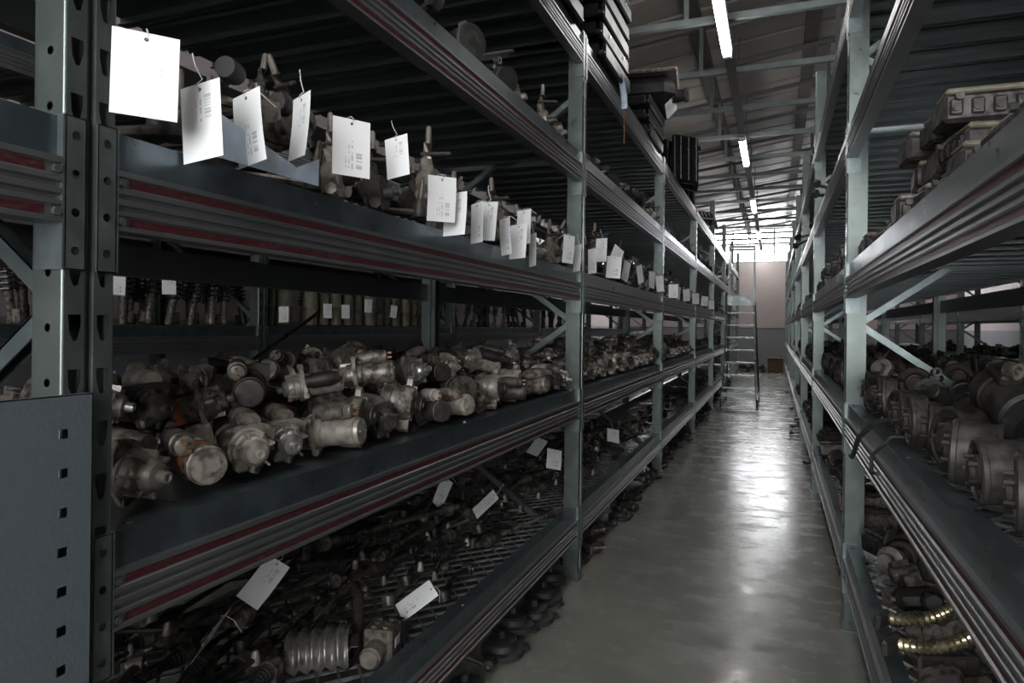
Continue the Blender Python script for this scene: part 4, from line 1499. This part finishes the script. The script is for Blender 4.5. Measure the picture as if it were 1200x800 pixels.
BL = [(P_block('iron', 'beige'), 'beige-topped'), (P_block('iron', 'beige'), 'dark beige-topped'), (P_block('iron', 'alu_light'), 'dark grey-topped')]
zz = LZ[2]
for k in range(-1, 5):
    nm = PL[k + 1]
    bay = '%s eye-level bay, opposite rack' % nm
    n = (13, 12, 9, 7, 6, 5)[k + 1]
    for j in range((3, 2, 1, 1, 1, 1)[k + 1]):
        stop = (lambda x, y, j=j: (y < 1.85 or y > 2.65) if j else y < 1.35) if k == -1 else None
        lay(BL, n, yb(k, YR), .46 + .012 * j, zz + .09 * j, bay, 'engine blocks in the %s eye-level bay of the opposite rack' % nm, 'in %s layer' % ORD[j], 2.9 / n,
            rot=lambda: (0, 0, PI / 2 * R.choice((0, 1, 2, 3)) + R.uniform(-.12, .12)), sc=(.72, .9), y_off=.05, jit=.012, skip=stop)
zz = LZ[3]
HJ = HI + [(P_abs(), 'grey'), (P_alternator(), 'grimy')]
for k in range(0, 5):
    nm = PL[k + 1]
    n = (13, 11, 9, 7, 6)[k]
    lay(HJ, n, yb(k, YR), .60, zz, '%s high bay, opposite rack' % nm, 'mixed parts in the %s high bay of the opposite rack' % nm, 'in front row', 2.9 / n, rot=anyhow, sc=(1, 1.2))
zz = LZ[4]
for k in range(0, 5):
    nm = PL[k + 1]
    lay([(MANI, 'black'), (FS, 'black')], 6, yb(k, YR), .60, zz, '%s top bay, opposite rack' % nm, 'black parts in the %s top bay of the opposite rack' % nm, 'in front row', .48, rot=flat(1.3), sc=(.8, 1))
# rack behind the opposite one
for k in range(0, 4):
    for li, zl in enumerate((LZ[1], LZ[2])):
        lay(CP, 13, yb(k, YR), 3.0, zl, '%s %s bay behind the opposite rack' % (PL[k], ('waist', 'eye-level')[li]), 'dark parts on the rack behind the opposite one', 'in front row', .22,
            rot=flat(2), sc=(1, 1.3))

# hose hanging over the beam of the opposite rack
hz = thing('rubber_hose', 'black rubber hose drooping over the beam between brake drums, opposite rack', 'hose')
link('hose_tube', MB().tube([(.50, 2.62, 1.17), (.42, 2.68, 1.2), (.34, 2.76, 1.165), (.295, 2.82, 1.10), (.285, 2.88, 1.03), (.29, 2.98, 1.0), (.295, 3.1, .985)], .009, 8).mesh('hose_tube', 'rubber', 60), hz)
link('hose_loop', MB().tube([(.46, 2.5, 1.16), (.36, 2.52, 1.15), (.3, 2.5, 1.09), (.29, 2.42, 1.05), (.3, 2.34, 1.06)], .006, 8).mesh('hose_loop', 'rubber', 60), hz)
dp = thing('dipstick_tube', 'thin dark rod leaning up behind the starter motors towards the second rack', 'rod')
link('rod_shank', MB().tube([(-1.86, 2.0, LZ[1] + .2), (-1.97, 2.6, LZ[1] + .42)], .008, 6).mesh('rod_shank', 'black', 60), dp)

# --- floor under the lowest shelves
FL = [(P_puck(), 'black'), (P_compressor(), 'black'), (P_caliper(), 'dark'), (P_link('iron', .26), 'black')]
for k in range(0, 6):
    nm = PL[k]
    n = (14, 13, 10, 8, 6, 6)[k]
    lay(FL[:1] * 2 + FL, n, yb(k), -1.15, 0, 'floor under the tagged rack, %s bay' % nm, 'black parts on the floor under the tagged rack', 'in line', 2.85 / n, rot=flat(2, 0, .05), y_off=.1, jit=.04)
for k in range(0, 5):
    nm = PL[k]
    lay(FL, (8, 7, 6, 5, 4)[k], yb(k, YR), .48, 0, 'floor under the opposite rack, %s bay' % nm, 'black parts on the floor under the opposite rack', 'in line', .36, rot=flat(2, 0, .05), y_off=.1, jit=.03, sc=(.7, .9))

# --- wheeled platform ladder against the tagged rack
ld = thing('platform_ladder', 'tall aluminium platform ladder on wheels beside the tagged rack', 'ladder', (-.63, 13.6, 0))
HB, HP, HT = .35, 2.06, 3.15
lm = 'ladder'


def bar(name, p0, p1, r=.018, m=lm):
    d = Vector(p1) - Vector(p0)
    rot = Matrix.Translation(p0) @ d.to_track_quat('Z', 'Y').to_matrix().to_4x4()
    return link(name, MB().box(-r, r, -r * .7, r * .7, 0, d.length, rot).mesh(name, m, 0), ld)


for sx in (-1, 1):
    bar('front_stile', (sx * .31, 0, .12), (sx * .24, .62, HP))
    bar('rail_post', (sx * .24, .62, HP), (sx * .235, .62, HT))
    bar('rail_post', (sx * .24, 1.1, HP), (sx * .235, 1.1, HT))
    bar('rear_leg', (sx * .33, 1.55, .12), (sx * .24, 1.1, HP))
    bar('side_rail', (sx * .235, .62, HT - .02), (sx * .235, 1.1, HT - .02))
    bar('side_rail', (sx * .235, .62, HT - .5), (sx * .235, 1.1, HT - .5), .012)
    bar('base_rail', (sx * .32, 0, .16), (sx * .33, 1.55, .16))
    for yy_ in (0, 1.55):
        wv = link('caster', MB().lathe([(-.015, .03), (-.014, .06), (.014, .06), (.015, .03)], 16, (sx * .33, yy_, .061), (1, 0, 0)).mesh('caster', 'rubber'), ld)
        link('fork', MB().box(sx * .33 - .022, sx * .33 + .022, yy_ - .02, yy_ + .02, .1, .16).mesh('fork', 'iron', 0), wv)
bar('top_rail', (-.235, .62, HT - .02), (.235, .62, HT - .02), .03)
bar('top_rail', (-.235, 1.1, HT - .02), (.235, 1.1, HT - .02), .03)
link('platform', MB().box(-.26, .26, .58, 1.15, HP - .05, HP).box(-.26, .26, .56, .58, HP - .09, HP + .1).mesh('platform', lm, 0), ld)
for i in range(7):
    f = (i + 1) / 8
    z = .12 + (HP - .12) * f
    hw = .31 - .07 * f
    link('step', MB().box(-hw, hw, .62 * f - .04, .62 * f + .04, z - .012, z + .012).mesh('step', lm, 0), ld)
link('base_bar', MB().box(-.31, .31, -.02, .02, .2, .28).mesh('base_bar', lm, 0), ld)

# --- far end: door, boxes and parts left along the wall
dr = link('door_1', MB().box(-2.3, -1.55, YW1 - .06, YW1, 0, 3.15).mesh('door_1', 'door', 0), kind='structure')
link('door_handle', MB().cyl((-1.65, YW1 - .1, 1.05), (-1.65, YW1 - .06, 1.05), .02).mesh('door_handle', 'zinc'), dr)
bx = thing('cardboard_box', 'brown cardboard box by the far wall at the end of the aisle', 'box', (.03, 25.2, 0))
link('carton', MB().bbox(0, 0, .26, .5, .4, .52, .01).mesh('carton', 'card'), bx)
link('flap', MB().box(-.25, .25, -.32, -.2, .50, .51).mesh('flap', 'card', 0), bx)
pl_ = thing('wooden_pallet', 'low reddish wooden pallet on the floor before the far wall', 'pallet', (-.86, 25.35, 0))
for i in range(6):
    link('plank', MB().box(-.6, .6, -.4 + i * .145, -.3 + i * .145, .1, .122).mesh('plank', 'rust', 0), pl_)
for i in range(3):
    link('bearer', MB().box(-.55 + i * .5, -.45 + i * .5, -.4, .42, 0, .1).mesh('bearer', 'rust', 0), pl_)
for i in range(9):
    p, adj = FL[(0, 2, 1)[i % 3]]
    p.place((-1.3 + .115 * i, 25.1 + .25 * (i % 2), .123), (0, 0, R.uniform(-3, 3)), '%s %s, %s from the door, on the far pallet' % (adj, p.cat, ORD[i]), 'black parts on the pallet by the far wall', 1.1)
